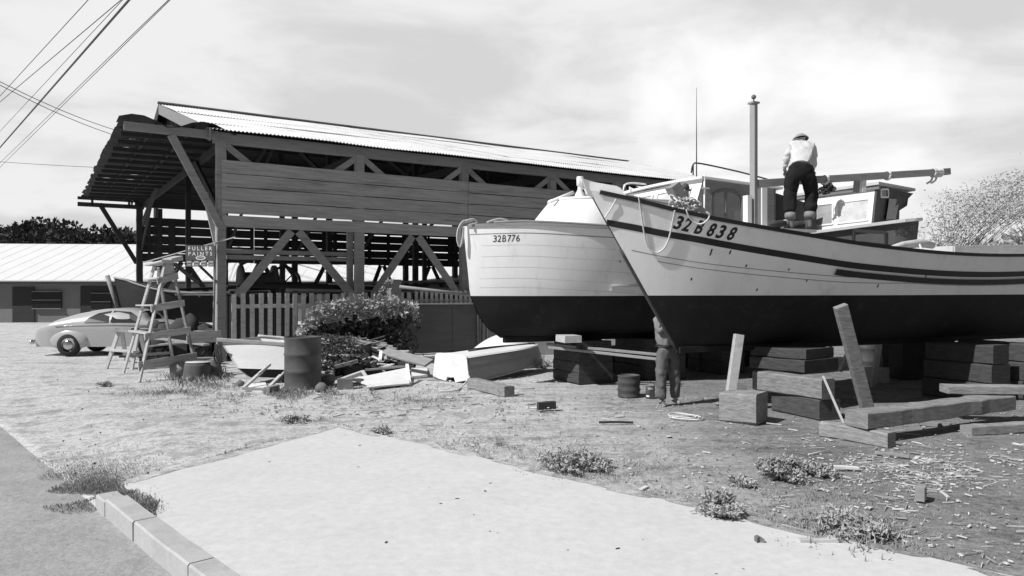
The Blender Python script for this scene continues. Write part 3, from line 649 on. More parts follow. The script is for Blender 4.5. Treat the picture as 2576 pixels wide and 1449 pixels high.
# log rounds
m = MB(); q = G(497, 955); m.lathe(q, [(.31, -.05), (.29, .12), (.27, .3), (.26, .36), (.0, .38)], 18); lg = tag(m.build('tree_stump', 'bark'), 'short sawn stump with a pale cut face among the weeds by the stepladder', 'stump')
m = MB(); m.lathe(q+Vector((0, 0, .385)), [(.255, -.004), (.25, .0), (.0, .004)], 18); m.build('cut_face', 'pale_wood', lg)
m = MB(); q = G(430, 950); m.lathe(q+Vector((0, 0, .17)), [(0, -.02), (.17, 0), (.17, .45), (0, .46)], 16, (.9, .4, .05)); lg = tag(m.build('log', 'mid_wood'), 'short log lying on its side in the weeds left of the stump', 'log')
m = MB(); m.lathe(q+Vector((0, 0, .17))-Vector((.9, .4, .05))*.026, [(.165, 0), (0, -.005)], 16, (.9, .4, .05)); m.build('cut_face', 'pale_wood', lg)
m = MB(); q = G(531, 950); m.ball(q+Vector((0, .1, .16)), (.2, .2, .24), 12, 8, .5); tag(m.build('rock', 'stone'), 'rough grey lump of stone between the stump and the white skiff', 'rock')
def simple_hull(A, D, L_, Bm, dep, zsh, bow_rise=.35, n=18, m_=8, tw=.75):
    """open boat: A = stern centre (keel), D = unit direction to bow; rows for outside skin"""
    Nn = Vector((D.y, -D.x, 0)); rows = []
    for i in range(n+1):
        x = i/n; wv = Bm/2*(1-max(0, (x-.45)/.55)**2.3)*(tw+(1-tw)*min(1, x/.4)); zs = zsh+bow_rise*max(0, (x-.4)/.6)**2+.06*(1-x)
        zk = zsh-dep+max(0, (x-.7)/.3)**2*dep*.45; row = []
        for j in range(-m_, m_+1):
            f = j/m_; y = wv*math.copysign(abs(f)**.55, f); z = zk+(zs-zk)*abs(f)**2.0; row.append(A+D*(L_*x+(.18*dep*(abs(f)**2) if x == 1 else 0))+Nn*y+Vector((0, 0, z)))
        rows.append(row)
    return rows
D_ = Vector((-.96, -.28, 0)).normalized(); A_ = Vector((-9.0, 25.2, 0))
ob_ = thing('old_rowing_boat', Vector((-11, 24.5, 0)), 'dark derelict wooden boat propped up in the shed mouth behind the stepladder', 'boat')
rows = simple_hull(A_, D_, 4.0, 1.5, .95, 1.78, .55)
m = MB(); m.grid(rows); m.build('hull', 'dark_wood', ob_)
m = MB(); m.tube([r_[0]+Vector((0, 0, .02)) for r_ in rows], .035, 6); m.tube([r_[-1]+Vector((0, 0, .02)) for r_ in rows], .035, 6); m.build('gunwale', 'shed_wood', ob_)
m = MB(); m.tube([rows[-1][8]-Vector((0, 0, .1)), rows[-1][0]+Vector((-.2, -.05, .08))], .07, 6); m.build('stem', 'shed_wood', ob_)
for x in (1.0, 2.8):
    m = MB(); c = A_+D_*x; nn_ = Vector((D_.y, -D_.x, 0)); m.beam(c-nn_*.6, c+nn_*.6+Vector((0, 0, 0)), .12, .14); m.beam(c-nn_*.4, c-nn_*.25+Vector((0, 0, .95)), .09, .09); m.beam(c+nn_*.4, c+nn_*.25+Vector((0, 0, .95)), .09, .09); m.beam(c-nn_*.5+Vector((0, 0, .85)), c+nn_*.5+Vector((0, 0, .85)), .1, .1)
    tag(m.build('boat_stand', 'dark_wood'), 'rough timber stand under the %s of the derelict dark boat' % ('stern' if x < 2 else 'bow'), 'stand', 'stands under the derelict boat')
# leaning boards and junk timber in the shed mouth
jl = [((436, 662), (500, 712), 19.0, 19.5, .3, .03, 'dark_wood', 'wide dark board slanting just below the paint sign'), ((500, 668), (556, 720), 19.6, 20, .16, .03, 'dark_wood', 'narrow dark board slanting towards the corner post below the paint sign'),
 ((360, 661), (592, 597), 19.75, 19.75, .03, .03, 'pale_wood', 'long thin pole slanting behind the paint sign to the corner post'), ((510, 630), (566, 600), 19.4, 19.6, .04, .04, 'mid_wood', 'short stick wedged against the corner post above the paint sign'),
 ((405, 728), (455, 668), 18.6, 19.2, .05, .03, 'dark_wood', 'thin dark batten leaning behind the stepladder top'), ((440, 742), (560, 742), 20.2, 20.6, .1, .04, 'mid_wood', 'level plank behind the stepladder upper tread'),
 ((330, 826), (556, 838), 20.8, 20.2, .3, .05, 'mid_wood', 'long grey plank laid level across the shed mouth'), ((345, 845), (520, 868), 19.8, 19.2, .25, .04, 'shed_wood', 'dark plank lying below the long grey plank in the shed mouth'),
 ((400, 868), (560, 852), 19.2, 19.6, .05, .05, 'pale_wood', 'pale thin batten among the junk timber behind the stepladder'), ((372, 872), (470, 862), 18.9, 19.3, .04, .04, 'pale_wood', 'second pale thin batten lower down behind the stepladder'),
 ((470, 850), (556, 846), 18.7, 19.3, .03, .3, 'shed_board', 'broad weathered board on edge beside the corner post'), ((450, 905), (545, 902), 18.2, 18.8, .35, .06, 'mid_wood', 'pale low platform board on the ground beside the skiff'),
 ((352, 906), (560, 893), 19.6, 20.2, .2, .1, 'dark_wood', 'low dark beam on the ground behind the stepladder'), ((330, 886), (450, 880), 21, 21.5, .3, .05, 'pale_wood', 'pale board on the ground near the car'),
 ((300, 898), (420, 893), 19.5, 19.8, .06, .05, 'dark_wood', 'thin dark batten on the ground near the trestle')]
for (p, q, Ya, Yb, w_, h_, mt_, lab) in jl:
    m = MB(); m.beam(P(p[0], p[1], Ya), P(q[0], q[1], Yb), w_, h_, jit=.004); tag(m.build('board' if w_ > .1 else 'batten', mt_), lab, 'timber')
# trestles carrying the junk planks
for i, (px, Y, hh) in enumerate(((355, 20.8, .9), (545, 20.4, .8), (400, 19.6, .5), (505, 19.4, .46))):
    q = P(px, 725, Y); st_ = thing('sawhorse', Vector((q.x, q.y, 0)), ['sawhorse under the left end of the long grey plank', 'sawhorse under the right end of the long grey plank', 'low sawhorse under the dark plank behind the stepladder foot', 'low sawhorse under the dark plank near the skiff'][i], 'sawhorse', 'sawhorses in the shed mouth')
    m = MB(); m.beam(Vector((q.x, q.y-.45, hh-.06)), Vector((q.x, q.y+.45, hh-.06)), .1, .1); m.build('top_rail', 'dark_wood', st_)
    for sy in (-.35, .35):
        for sx in (-.22, .22): m = MB(); m.beam(Vector((q.x+sx, q.y+sy, 0)), Vector((q.x, q.y+sy, hh-.08)), .07, .05); m.build('leg', 'dark_wood', st_)
hp_ = MB(); rnd = random.Random(17)
for i in range(16):
    c = P(rnd.uniform(385, 540), 725, 20.6+rnd.uniform(-.3, .6)); c.z = rnd.uniform(.2, .75); hp_.ball(c, (rnd.uniform(.3, .5), rnd.uniform(.3, .5), rnd.uniform(.3, .55)), 12, 9, .35)
tag(hp_.build('covered_heap', 'canvas_dark'), 'dark tarpaulin-covered heap in the shed mouth behind the stepladder', 'heap')
for i, (px, pz, w_, h_) in enumerate(((455, 0, .5, .9), (512, 0, .45, .7))):
    q = P(px, 725, 20.0); q.z = 0; m = MB(); m.box(q+Vector((0, 0, h_/2)), (w_, .4, h_), .3*i); tag(m.build('crate', 'dark_wood'), ['taller dark crate against the covered heap', 'shorter dark crate between the heap and the corner post'][i], 'crate')
#sign
sg = thing('paint_sign', P(505, 671, 19.35), 'small dark hanging sign with pale lettering and four paint cans beside the shed corner post', 'sign')
def SG(x, y, d=0): q = P(505+x, 643.5+y, 19.35); return q+Vector((0, -d, 0))
m = MB(); m.prism([SG(-38, -27), SG(36, -25), SG(36, 12), SG(-38, 11)], (0, .04, 0)); m.build('board', 'sign_face', sg)
for k_ in range(4):
    x = -29+k_*18.3; m = MB(); m.prism([SG(x-7.5, 12.5), SG(x+7.5, 12.5), SG(x+7, 27.5), SG(x-7, 27.5)], (0, .03, 0)); cn = m.build('painted_can', 'paint_grey', sg)
    m = MB(); m.prism([SG(x-5.5, 14, .004), SG(x+5.5, 14, .004), SG(x+5.5, 18, .004), SG(x-5.5, 18, .004)], (0, -.003, 0)); m.prism([SG(x-4, 22, .004), SG(x+4, 22, .004), SG(x+4, 25, .004), SG(x-4, 25, .004)], (0, -.003, 0)); m.build('can_label', 'canvas_pale', cn)
def flat_text(txt, pos, width, height, parent, name, mat, xd=Vector((1, 0, 0)), zd=Vector((0, 0, 1)), bold=.02):
    vs, fs = text_mesh(txt, 1, bold); x0 = min(v[0] for v in vs); x1 = max(v[0] for v in vs); y0 = min(v[1] for v in vs); y1 = max(v[1] for v in vs)
    m = MB(); m.add([pos+xd*((v[0]-(x0+x1)/2)/(x1-x0)*width)+zd*((v[1]-(y0+y1)/2)/(y1-y0)*height) for v in vs], fs); return m.build(name, mat, parent)
px2m = 19.35/F
flat_text('F U L L E R', SG(-1, -17.8, .004), 60*px2m, 9.5*px2m, sg, 'lettering', 'paper'); flat_text('P A I N T S', SG(-1, -4.8, .004), 60*px2m, 9.5*px2m, sg, 'lettering', 'paper')
m = MB(); m.add([SG(a_*math.cos(k_*math.pi/12), 5.5+b__*math.sin(k_*math.pi/12), .006) for a_, b__ in ((12.5, 5.6), (9.5, 3.4)) for k_ in range(24)], [(i, (i+1) % 24, 24+(i+1) % 24, 24+i) for i in range(24)]); m.build('emblem', 'paper', sg)
m = MB(); m.prism([SG(-7, 4.2, .004), SG(7, 4.2, .004), SG(7, 6.6, .004), SG(-7, 6.6, .004)], (0, -.002, 0)); m.build('emblem_bar', 'canvas_pale', sg)
m = MB(); m.tube([P(541, 610, 19.5), P(537, 858, 19.5)], .03, 7); tag(m.build('pole', 'mid_wood'), 'thin upright pole carrying the small paint sign', 'pole')
#@@SKIFF
# white skiff behind the drum
sk = thing('skiff', G(640, 958), 'white flat-bottomed skiff with dark bottom lying behind the oil drum', 'boat')
def K(px, py, Y): return P(px, py, Y)
topL, topR, botL, botR = P(553, 858, 15.4), P(790, 874, 15.9), P(596, 927, 15.2), P(790, 932, 15.6)
lowL, lowR = P(618, 951, 15.15), P(790, 957, 15.5); back = Vector((.35, 1.3, 0))
m = MB(); rows = []
for i in range(13):
    f = i/12; bow = .07*math.sin(f*math.pi)
    rows.append([topL.lerp(topR, f)+Vector((0, -bow, 0)), topL.lerp(topR, f).lerp(botL.lerp(botR, f), .5)+Vector((0, -bow*.8, 0)), botL.lerp(botR, f)+Vector((0, -bow*.3, 0))])
bk2 = lambda f: back*(1-max(0, f-.25)**1.6*1.5)
m.grid(rows); m.grid([[p+bk2(i/12) for p in r_] for i, r_ in enumerate(rows)]); m.build('hull', 'hull_white_old', sk)
m = MB(); m.grid([[botL.lerp(botR, i/8), lowL.lerp(lowR, i/8)+Vector((0, .15, 0)), lowL.lerp(lowR, i/8)+bk2(i/8)*.8, botL.lerp(botR, i/8)+bk2(i/8)] for i in range(9)]); m.build('hull_bottom', 'hull_dark', sk)
m = MB(); m.prism([topL, topL+back, botL+back, lowL+back*.8, lowL+Vector((0, .15, 0)), botL], (.03, 0, 0)); m.build('transom', 'shed_board', sk)
m = MB(); m.beam(topL+Vector((-.05, -.05, .03)), topR+Vector((0, -.05, .03)), .09, .07); m.tube([rows[i][0]+bk2(i/12)+Vector((0, 0, .02)) for i in range(13)], .035, 6); m.build('gunwale', 'pale_wood', sk)
for f in (.3, .55): m = MB(); m.beam(topL.lerp(topR, f)-Vector((0, 0, .16)), topL.lerp(topR, f)+bk2(f)-Vector((0, 0, .16)), .22, .03); m.build('thwart', 'mid_wood', sk)
m = MB(); q = P(547, 866, 15.2)
for k_ in range(7): m.tube(spline([q+Vector((random.uniform(-.05, .08), 0, 0)), q+Vector((random.uniform(-.1, .1), -.03, -.2)), q+Vector((random.uniform(-.12, .1), -.02, -.42))], 4), .018, 5)
tag(m.build('rag', 'canvas_dark'), 'dark rag hanging off the left end of the white skiff', 'rag')
def drum(q, r_, hh, label, group=None, tilt=0, mat='drum_steel', top=True):
    d = thing('oil_drum', q, label, 'drum', group)
    m = MB(); pr = [(0, 0), (r_, 0), (r_+.012, .015), (r_, .03)]
    for f in (.33, .66): pr += [(r_, hh*f-.03), (r_+.018, hh*f), (r_, hh*f+.03)]
    pr += [(r_, hh-.03), (r_+.012, hh-.01), (r_+.005, hh)]
    m.lathe(q, pr, 36); m.build('body', mat, d)
    m = MB(); m.lathe(q, [(r_-.005, hh), (r_-.015, hh-.03), (0, hh-.03)], 36); m.build('lid', mat, d); return d
drum(G(762, 975), .36, 1.02, 'rusty oil drum standing in front of the white skiff')
# leafy bush over the fence
bu = thing('bush', G(900, 890), 'sprawling vine bush with bright leaves on top hanging over the fence behind the oil drum', 'bush')
m = MB(); mt2 = MB(); rnd = random.Random(3)
def bush_top(px): return interp([(752, 838), (775, 800), (800, 775), (850, 760), (900, 757), (950, 760), (1000, 757), (1035, 768), (1052, 790)], px)
for i in range(8200):
    px = rnd.uniform(752, 1052); tp = bush_top(px)+13*noise.noise(Vector((px*.045, 0, 0)))+9*noise.noise(Vector((px*.13, 3, 0))); dpt = rnd.random()**1.4
    if noise.noise(Vector((px*.05, dpt*3, 7))) < -.16 and rnd.random() < .8: continue
    lo = interp([(752, 848), (830, 850), (900, 845), (960, 830), (1052, 805)], px); py = tp+(lo-tp)*dpt+rnd.gauss(0, 5); Y = 19.3+1.5*rnd.random()+dpt*.3-(.5 if dpt < .5 else 0)
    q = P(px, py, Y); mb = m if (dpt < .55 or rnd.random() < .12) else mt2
    mb.leaf(q, (rnd.gauss(0, 1)-.3, rnd.gauss(0, 1)-.6, rnd.gauss(.1, .7)), rnd.uniform(.06, .19), rnd.uniform(.04, .12))
for i in range(5200):
    px = rnd.gauss(905, 48); py = max(bush_top(px)+10, 790)+rnd.random()*100; q = P(px, py, rnd.uniform(19.9, 20.9)); mt2.leaf(q, (rnd.gauss(0, 1), rnd.gauss(0, 1), rnd.gauss(-.3, .7)), rnd.uniform(.1, .2), rnd.uniform(.06, .12))
for i in range(260):
    f = rnd.random(); px = 962+14*f+rnd.uniform(-7, 7)+6*math.sin(f*9); py = 762-54*f+rnd.uniform(-4, 4); m.leaf(P(px, py, 20.2), (rnd.gauss(0, 1), rnd.gauss(-.5, 1), rnd.gauss(0, 1)), .1, .07)
for i in range(900):
    px = rnd.gauss(848, 28); py = rnd.uniform(845, 925); q = P(px, py, rnd.uniform(16.6, 18)); q.z = max(q.z, .03); mt2.leaf(q, (rnd.gauss(0, 1), rnd.gauss(0, 1), rnd.gauss(.1, .7)), rnd.uniform(.06, .14), rnd.uniform(.03, .07))  # dark leaves stand in for the shade right of the drum
m.build('foliage', 'leaf_lit', bu); mt2.build('shade_foliage', 'leaf', bu)  # top leaves light, lower ones dark: light and shade put into the colours
m = MB()
for i in range(46):
    a = P(rnd.gauss(900, 30), 888, 20.6); a.z = 0; b_ = P(rnd.uniform(770, 1040), rnd.uniform(775, 830), rnd.uniform(19.4, 20.8)); m.tube(spline([a, (a+b_)/2+Vector((rnd.uniform(-.3, .3), rnd.uniform(-.2, .2), .3)), b_], 5), [.02]*11, 5)
m.build('stems', 'bark', bu)
#@@SCRAP
# ------------------------------------------------------------------ scrap pile
def scrap(a, b_, w_, h_, mat, label, group=None, name='board', tw=0, up=(0, 0, 1)):
    m = MB(); m.beam(a, b_, w_, h_, up, jit=.003, tw=tw); return tag(m.build(name, mat), label, 'scrap wood', group)
m = MB()
for i in range(60):
    px = random.gauss(890, 42); a = G(px, 935+random.uniform(-24, 14)); m.ball(a+Vector((0, random.uniform(0, 1.2), .04)), (random.uniform(.12, .35), random.uniform(.12, .35), random.uniform(.1, .42)), 8, 6, .9)
tag(m.build('rubbish_heap', 'dark_wood'), 'dark heap of rotten rubbish under the bush', 'rubbish', kind='stuff')
for i in range(150):
    px = random.gauss(898, 42); f = random.random(); py = 868+60*f; Y = 19.2-1.9*f+random.uniform(-.2, .2); c = P(px, py, Y); c.z = max(.05, (1-f)*.62+.08+random.uniform(-.1, .06))
    a = random.uniform(-.5, .6); d = Vector((math.cos(a), random.uniform(-.5, .5), math.sin(a)*.55))*random.uniform(.12, .5)
    c.z = max(c.z, abs(d.z)+.02)
    scrap(c-d, c+d, random.uniform(.03, .11), random.uniform(.02, .04), random.choice(['pale_wood', 'mid_wood', 'mid_wood', 'dark_wood', 'dark_wood', 'timber', 'paper']), 'broken offcut of timber in the scrap pile under the bush', 'offcuts in the scrap pile under the bush', 'offcut', tw=random.uniform(-1, 1))
scrap(P(826, 893, 17.2), P(905, 896, 17.0), .07, .05, 'pale_wood', 'long pale batten sticking left out of the scrap pile')
scrap(P(838, 925, 16.6), P(900, 908, 16.8), .09, .08, 'mid_wood', 'crooked grey branch across the front of the scrap pile', name='branch')
scrap(P(955, 909, 16.3), P(959, 883, 16.5), .07, .03, 'paper', 'short white lath standing upright at the right of the scrap pile')
scrap(P(938, 897, 16.4), P(956, 906, 16.3), .05, .03, 'paper', 'short white lath leaning against the upright one')
scrap(P(964, 887, 16.6), P(971, 904, 16.4), .06, .03, 'pale_wood', 'pale stub of lath beside the long plank end')
scrap(P(966, 884, 17.6), P(1080, 914, 16.2), .26, .05, 'mid_wood', 'long weathered plank sloping from the scrap pile to the upturned dinghy', tw=.5)
# white broken door / panel
a, b_, c, d = P(883, 957, 15.6), P(1021, 929, 16.4), P(1031, 984, 14.9), P(924, 985, 14.3)
for v in (a, b_, c, d): v.z = max(v.z, .04)
pw = thing('broken_door', Vector(((a.x+c.x)/2, (a.y+c.y)/2, 0)), 'large white broken plank panel lying flat in front of the scrap pile', 'panel')
m = MB(); m.prism([a, b_, c, c.lerp(d, .5)+Vector((0, .05, 0)), d, d.lerp(a, .4)+Vector((.12, 0, 0))], (0, 0, .03)); m.build('sheet', 'hull_white_old', pw)
m = MB(); m.beam(P(1024, 918, 15.8), P(1033, 984, 14.9), .07, .05); m.build('upright_strip', 'paper', pw)
m = MB(); m.beam(P(860, 956, 15.9), P(915, 936, 16.5), .1, .08); m.beam(P(912, 935, 16.4), P(935, 966, 15.2), .06, .05); m.build('frame', 'pale_wood', pw)
m = MB(); m.beam(P(925, 990, 14.1), P(1035, 984, 14.4), .05, .03); m.build('edge_strip', 'pale_wood', pw)
scrap(P(920, 931, 16.8), P(1040, 920, 17.1), .1, .04, 'mid_wood', 'narrow grey board behind the white broken panel')
m = MB(); q = G(868, 978); m.box(q+Vector((0, 0, .1)), (.3, .22, .2), .2); tag(m.build('concrete_block', 'stone'), 'pale squared block beside the white broken panel', 'block')
m = MB(); q = G(1004, 944); m.prism([q+Vector((-.2, -.14, .06)), q+Vector((.12, -.18, .06)), q+Vector((.2, .12, .1)), q+Vector((-.08, .16, .08))], (0, 0, .03)); tag(m.build('scrap_tile', 'paper'), 'small bright white square scrap on the broken panel', 'scrap')
m = MB(); q = [G(1034, 932), G(1074, 932), G(1076, 950), G(1036, 954)]; m.prism([v+Vector((0, 0, .06)) for v in q], (0, 0, -.05)); tag(m.build('board', 'hull_white_old'), 'flat white board between the broken panel and the upturned dinghy', 'board')
# broken chair frame by the drum
bc = thing('broken_chair', G(650, 985), 'broken pale chair frame lying on its back left of the oil drum', 'chair')
for p, q in (((612, 977, 14.5), (658, 936, 15)), ((650, 942, 14.8), (680, 917, 15.1)), ((668, 984, 14.2), (706, 945, 14.8)), ((704, 950, 14.7), (737, 914, 15.1))):
    m = MB(); m.beam(P(*p), P(*q), .07 if p[0] in (612, 668) else .04, .05); m.build('leg', 'pale_wood', bc)
m = MB(); m.prism([P(622, 966, 15.2), P(668, 962, 15.4), P(676, 982, 14.2), P(636, 984, 14.2)], (0, 0, -.03)); m.build('seat', 'paper', bc)
m = MB(); m.beam(G(612, 983)+Vector((0, 0, .04)), G(690, 986)+Vector((0, 0, .04)), .08, .05); m.build('rail', 'mid_wood', bc)
m = MB(); m.beam(G(670, 992)+Vector((0, 0, .07)), G(696, 985)+Vector((0, 0, .07)), .13, .12); tag(m.build('wood_block', 'mid_wood'), 'stubby wood block in front of the broken chair frame', 'block')
scrap(G(718, 972)+Vector((0, 0, .03)), G(775, 978)+Vector((0, 0, .05)), .1, .06, 'pale_wood', 'short pale board on the ground at the foot of the oil drum')
for px, py, r_, lab in ((603, 971, .07, 'round dark stone in front of the skiff'), (822, 968, .13, 'dark stone at the right foot of the oil drum'), (810, 985, .1, 'angular stone in the weeds below the drum'), (492, 966, .05, 'small pale stone below the stump')):
    m = MB(); m.ball(G(px, py)+Vector((0, 0, r_*.6)), (r_*1.3, r_, r_), 10, 7, .5); tag(m.build('rock', 'stone'), lab, 'rock')
# ------------------------------------------------------------------ upturned dinghy
Dd = Vector((.64, .77, 0)).normalized(); Nd = Vector((Dd.y, -Dd.x, 0)); A0 = Vector((-1.30, 15.72, 0))
dg = thing('upturned_dinghy', A0+Dd*1.4, 'white dinghy lying upside down with its square stern towards the viewer', 'boat')
m = MB(); rows = []; n_ = 16
def dsec(x):
    wv = .54*(1-max(0, (x-.35)/.65)**2.2*.94); zt = .555+.07*math.sin(min(1, x*1.1)*math.pi*.5)-.02*x; zg = .03+.14*math.sin(x*math.pi*.6)**2; wb = wv*.86
    return wv, wb, zt, zg
for i in range(n_+1):
    x = i/n_; wv, wb, zt, zg = dsec(x); L_ = 3.0*x; sh = .22*x**6
    rows.append([A0+Dd*(L_+dx)+Nd*y+Vector((0, 0, z)) for y, z, dx in ((-wv, zg, sh), (-wv*.96, (zg+zt)/2, sh*.5), (-wb, zt-.03, 0), (-wb*.9, zt, 0), (0, zt+.035, 0), (wb*.9, zt, 0), (wb, zt-.03, 0), (wv*.96, (zg+zt)/2, sh*.5), (wv, zg, sh))])
m.grid([r_[2:7] for r_ in rows], False); m.build('hull', 'hull_white_old', dg)
m = MB(); m.grid([r_[6:] for r_ in rows], False); m.grid([r_[:3] for r_ in rows], False); m.build('hull_side', 'shade_grey', dg)  # grey sides of the white hull stand in for shade
wv, wb, zt, zg = dsec(0); base_ = [A0+Nd*y+Vector((0, 0, z)) for y, z in ((-wv, zg+.02), (-wb, zt-.03), (-wb*.9, zt), (0, zt+.035), (wb*.9, zt), (wb, zt-.03), (wv, zg+.02), (wv*.55, -.0), (.14, -.03), (.1, .07), (-.1, .07), (-.14, -.02), (-wv*.6, .0))]
m = MB(); m.prism([p-Dd*.02+Vector((0, 0, .03)) for p in base_], Dd*.03); m.build('transom', 'hull_white_old', dg)
for yy in (-.86, 0):      # keel and bilge runners
    m = MB(); m.tube([A0+Dd*(3.0*x)+Nd*(yy*dsec(x)[1])+Vector((0, 0, dsec(x)[2]+(.045 if yy == 0 else .015))) for x in [(.04 if yy else .18)+i*.056 for i in range(15)]], .016, 5); m.build('runner', 'paint_black', dg)
m = MB(); m.tube([r_[-1] for r_ in rows], .022, 6); m.tube([r_[0] for r_ in rows], .022, 6); m.build('gunwale', 'pale_wood', dg)
m = MB(); m.grid([[A0+Dd*(3.0*x+.01)+Nd*(dsec(x)[0]*k1+.006)+Vector((0, 0, z_)) for k1, z_ in ((.93, dsec(x)[2]-.045), (.965, (dsec(x)[2]+dsec(x)[3])/2+.08))] for x in [i/14*.97 for i in range(15)]], True); m.build('painted_band', 'shed_wood', dg)
m = MB(); m.tube(spline([P(1178, 946, 15.0), P(1181, 950, 14.9), P(1172, 962, 14.8), G(1160, 975, .02), G(1146, 983, .02), G(1105, 985, .02)], 6), .016, 6); tag(m.build('rope', 'rope'), 'pale rope trailing from the stern of the upturned dinghy', 'rope')
m = MB(); m.beam(G(1187, 978)+Vector((0, .06, .1)), G(1281, 1000)+Vector((0, .06, .1)), .22, .2, jit=.006); tag(m.build('timber_beam', 'timber'), 'short squared timber lying in front of the upturned dinghy', 'timber')
# second upturned boat behind
Db = Vector((.9, .42, 0)).normalized(); Nb = Vector((Db.y, -Db.x, 0)); Ab = P(1196, 880, 18.3); Ab.z = 0
d2 = thing('upturned_boat', Ab+Db*.7, 'small white upturned boat showing behind the dinghy', 'boat')
m = MB(); rows = []
for i in range(13):
    x = i/12; wv = .62*math.sin(math.pi*min(1, .12+x*.55)); zt = .42+.42*math.sin(min(1, .1+x)*1.5); rows.append([Ab+Db*(1.2*x)+Nb*y+Vector((0, 0, z)) for y, z in ((-wv, .25), (-wv*.9, zt-.1), (-wv*.6, zt), (0, zt+.03), (wv*.6, zt), (wv*.9, zt-.08), (wv, .3))])
m.grid(rows, True); m.build('hull', 'paint_white', d2); m = MB(); m.prism([p for p in rows[-1]], Db*.03); m.build('transom', 'hull_white', d2)
#@@BOATS
# ------------------------------------------------------------------ big boats
class Hull:
    def __init__(s, P0, ax, s0, zs, zk, B_, Lf, L_, pf, pa, zwl, aft=.25):
        s.P0 = Vector(P0); s.a = Vector(ax).normalized(); s.n = Vector((s.a.y, -s.a.x, 0)); s.s0 = s0; s.zs = zs; s.zk = zk; s.B = B_; s.Lf = Lf; s.L = L_; s.pf = pf; s.pa = pa; s.zwl = zwl; s.aft = aft
    def hb(s, x, z):
        zk, zs = s.zk(x), s.zs(x); t_ = max(0, min(1.0, (z-zk)/(zs-zk))); g_ = max(0, min(1, (x-s.s0(z))/s.Lf)); g_ = 1-(1-g_)**2
        k_ = max(0, min(1, (x-s.s0(zs))/4.5)); p = s.pf+(s.pa-s.pf)*k_; q = max(0, (x-s.L*.45)/(s.L*.55))
        return s.B*g_*(t_**p)*(1-s.aft*q*q)+.02
    def W(s, x, b, z): return s.P0+s.a*x+s.n*b+Vector((0, 0, z))
    def pt(s, u, z, side=1, off=0):
        x = s.s0(z)+u*(s.L-s.s0(z)); return s.W(x, side*(s.hb(x, z)+off), z)
    def on(s, x, z, side=1, off=.006): return s.W(x, side*(s.hb(x, z)+off), z)
    def rows(s, top, n=60, m=10, side=1):
        out = []
        for i in range(n+1):
            u = (i/n)**1.35; row = []
            for j in range(m+1):
                f = j/m; x = u*s.L
                for _ in range(8):
                    zlo, zhi = (s.zwl, s.zs(x)) if top else (s.zk(x), s.zwl); z = zlo+(zhi-zlo)*f; x = s.s0(z)+u*(s.L-s.s0(z))
                row.append(s.W(x, side*s.hb(x, z), z))
            out.append(row)
        return out
    def find(s, px, zf, side=1):    # x along hull where point on surface shows at px
        lo, hi = s.s0(zf(0))-.5, s.L
        for _ in range(40):
            mid = (lo+hi)/2; q = s.on(mid, zf(mid), side)
            if CX+F*q.x/q.y < px: lo = mid
            else: hi = mid
        return (lo+hi)/2
    def build(s, t_, mat_top, mat_bot, rail=('paint_black', .035, .05)):
        m = MB()
        for sd in (1, -1):
            rr = s.rows(True, side=sd); m.grid(rr if sd > 0 else [r_[::-1] for r_ in rr])
        tr = s.rows(True, side=1)[-1]; tl = s.rows(True, side=-1)[-1]; m.grid([tr, tl], False); ho = m.build('hull', mat_top, t_)
        m = MB()
        for sd in (1, -1):
            rr = s.rows(False, side=sd); m.grid(rr if sd > 0 else [r_[::-1] for r_ in rr])
        tr = s.rows(False, side=1)[-1]; tl = s.rows(False, side=-1)[-1]; m.grid([tr, tl], False); m.build('hull_bottom', mat_bot, t_)
        m = MB(); xs = [s.s0(s.zs(-1))*1.0+.1+i*(s.L-s.s0(s.zs(-1))-.1)/50 for i in range(51)]
        m.grid([[s.W(x, s.hb(x, s.zs(x))*(1-.02)*k_, s.zs(x)-.05+.06*(1-k_*k_)) for k_ in (-1, -.5, 0, .5, 1)] for x in xs]); m.build('deck', 'canvas_pale', t_)
        return ho
    def band(s, za, zb, x0, x1, name, mat, t_, off=.006, th=0, side=1, n=60):
        m = MB(); rr = []
        for i in range(n+1):
            x = x0+(x1-x0)*i/n; a, b_ = s.on(x, za(x), side, off), s.on(x, zb(x), side, off)
            if th: a2, b2 = s.on(x, za(x), side, off+th), s.on(x, zb(x), side, off+th); rr.append([a, a2, b2, b_])
            else: rr.append([a, (a+b_)/2, b_])
        m.grid(rr, not th); return m.build(name, mat, t_)
    def letters(s, txt, xs, zc, hgt, wid_, t_, mat='paint_black', slant=0, name='registration_mark', bold=.03):
        m = MB()
        for ch, x in zip(txt, xs):
            vs, fs = text_mesh(ch, 1, bold); x0 = min(v[0] for v in vs); x1 = max(v[0] for v in vs); y0 = min(v[1] for v in vs); y1 = max(v[1] for v in vs)
            def mp_(v):
                u = ((v[0]-(x0+x1)/2)/(x1-x0))*wid_; zz = zc(x)+(zc(x+u)-zc(x))+((v[1]-(y0+y1)/2)/(y1-y0))*hgt; return s.on(x+u+slant*((v[1]-(y0+y1)/2)/(y1-y0))*hgt, zz, 1, .007)
            m.add([mp_(v) for v in vs], fs)
        return m.build(name, mat, t_)
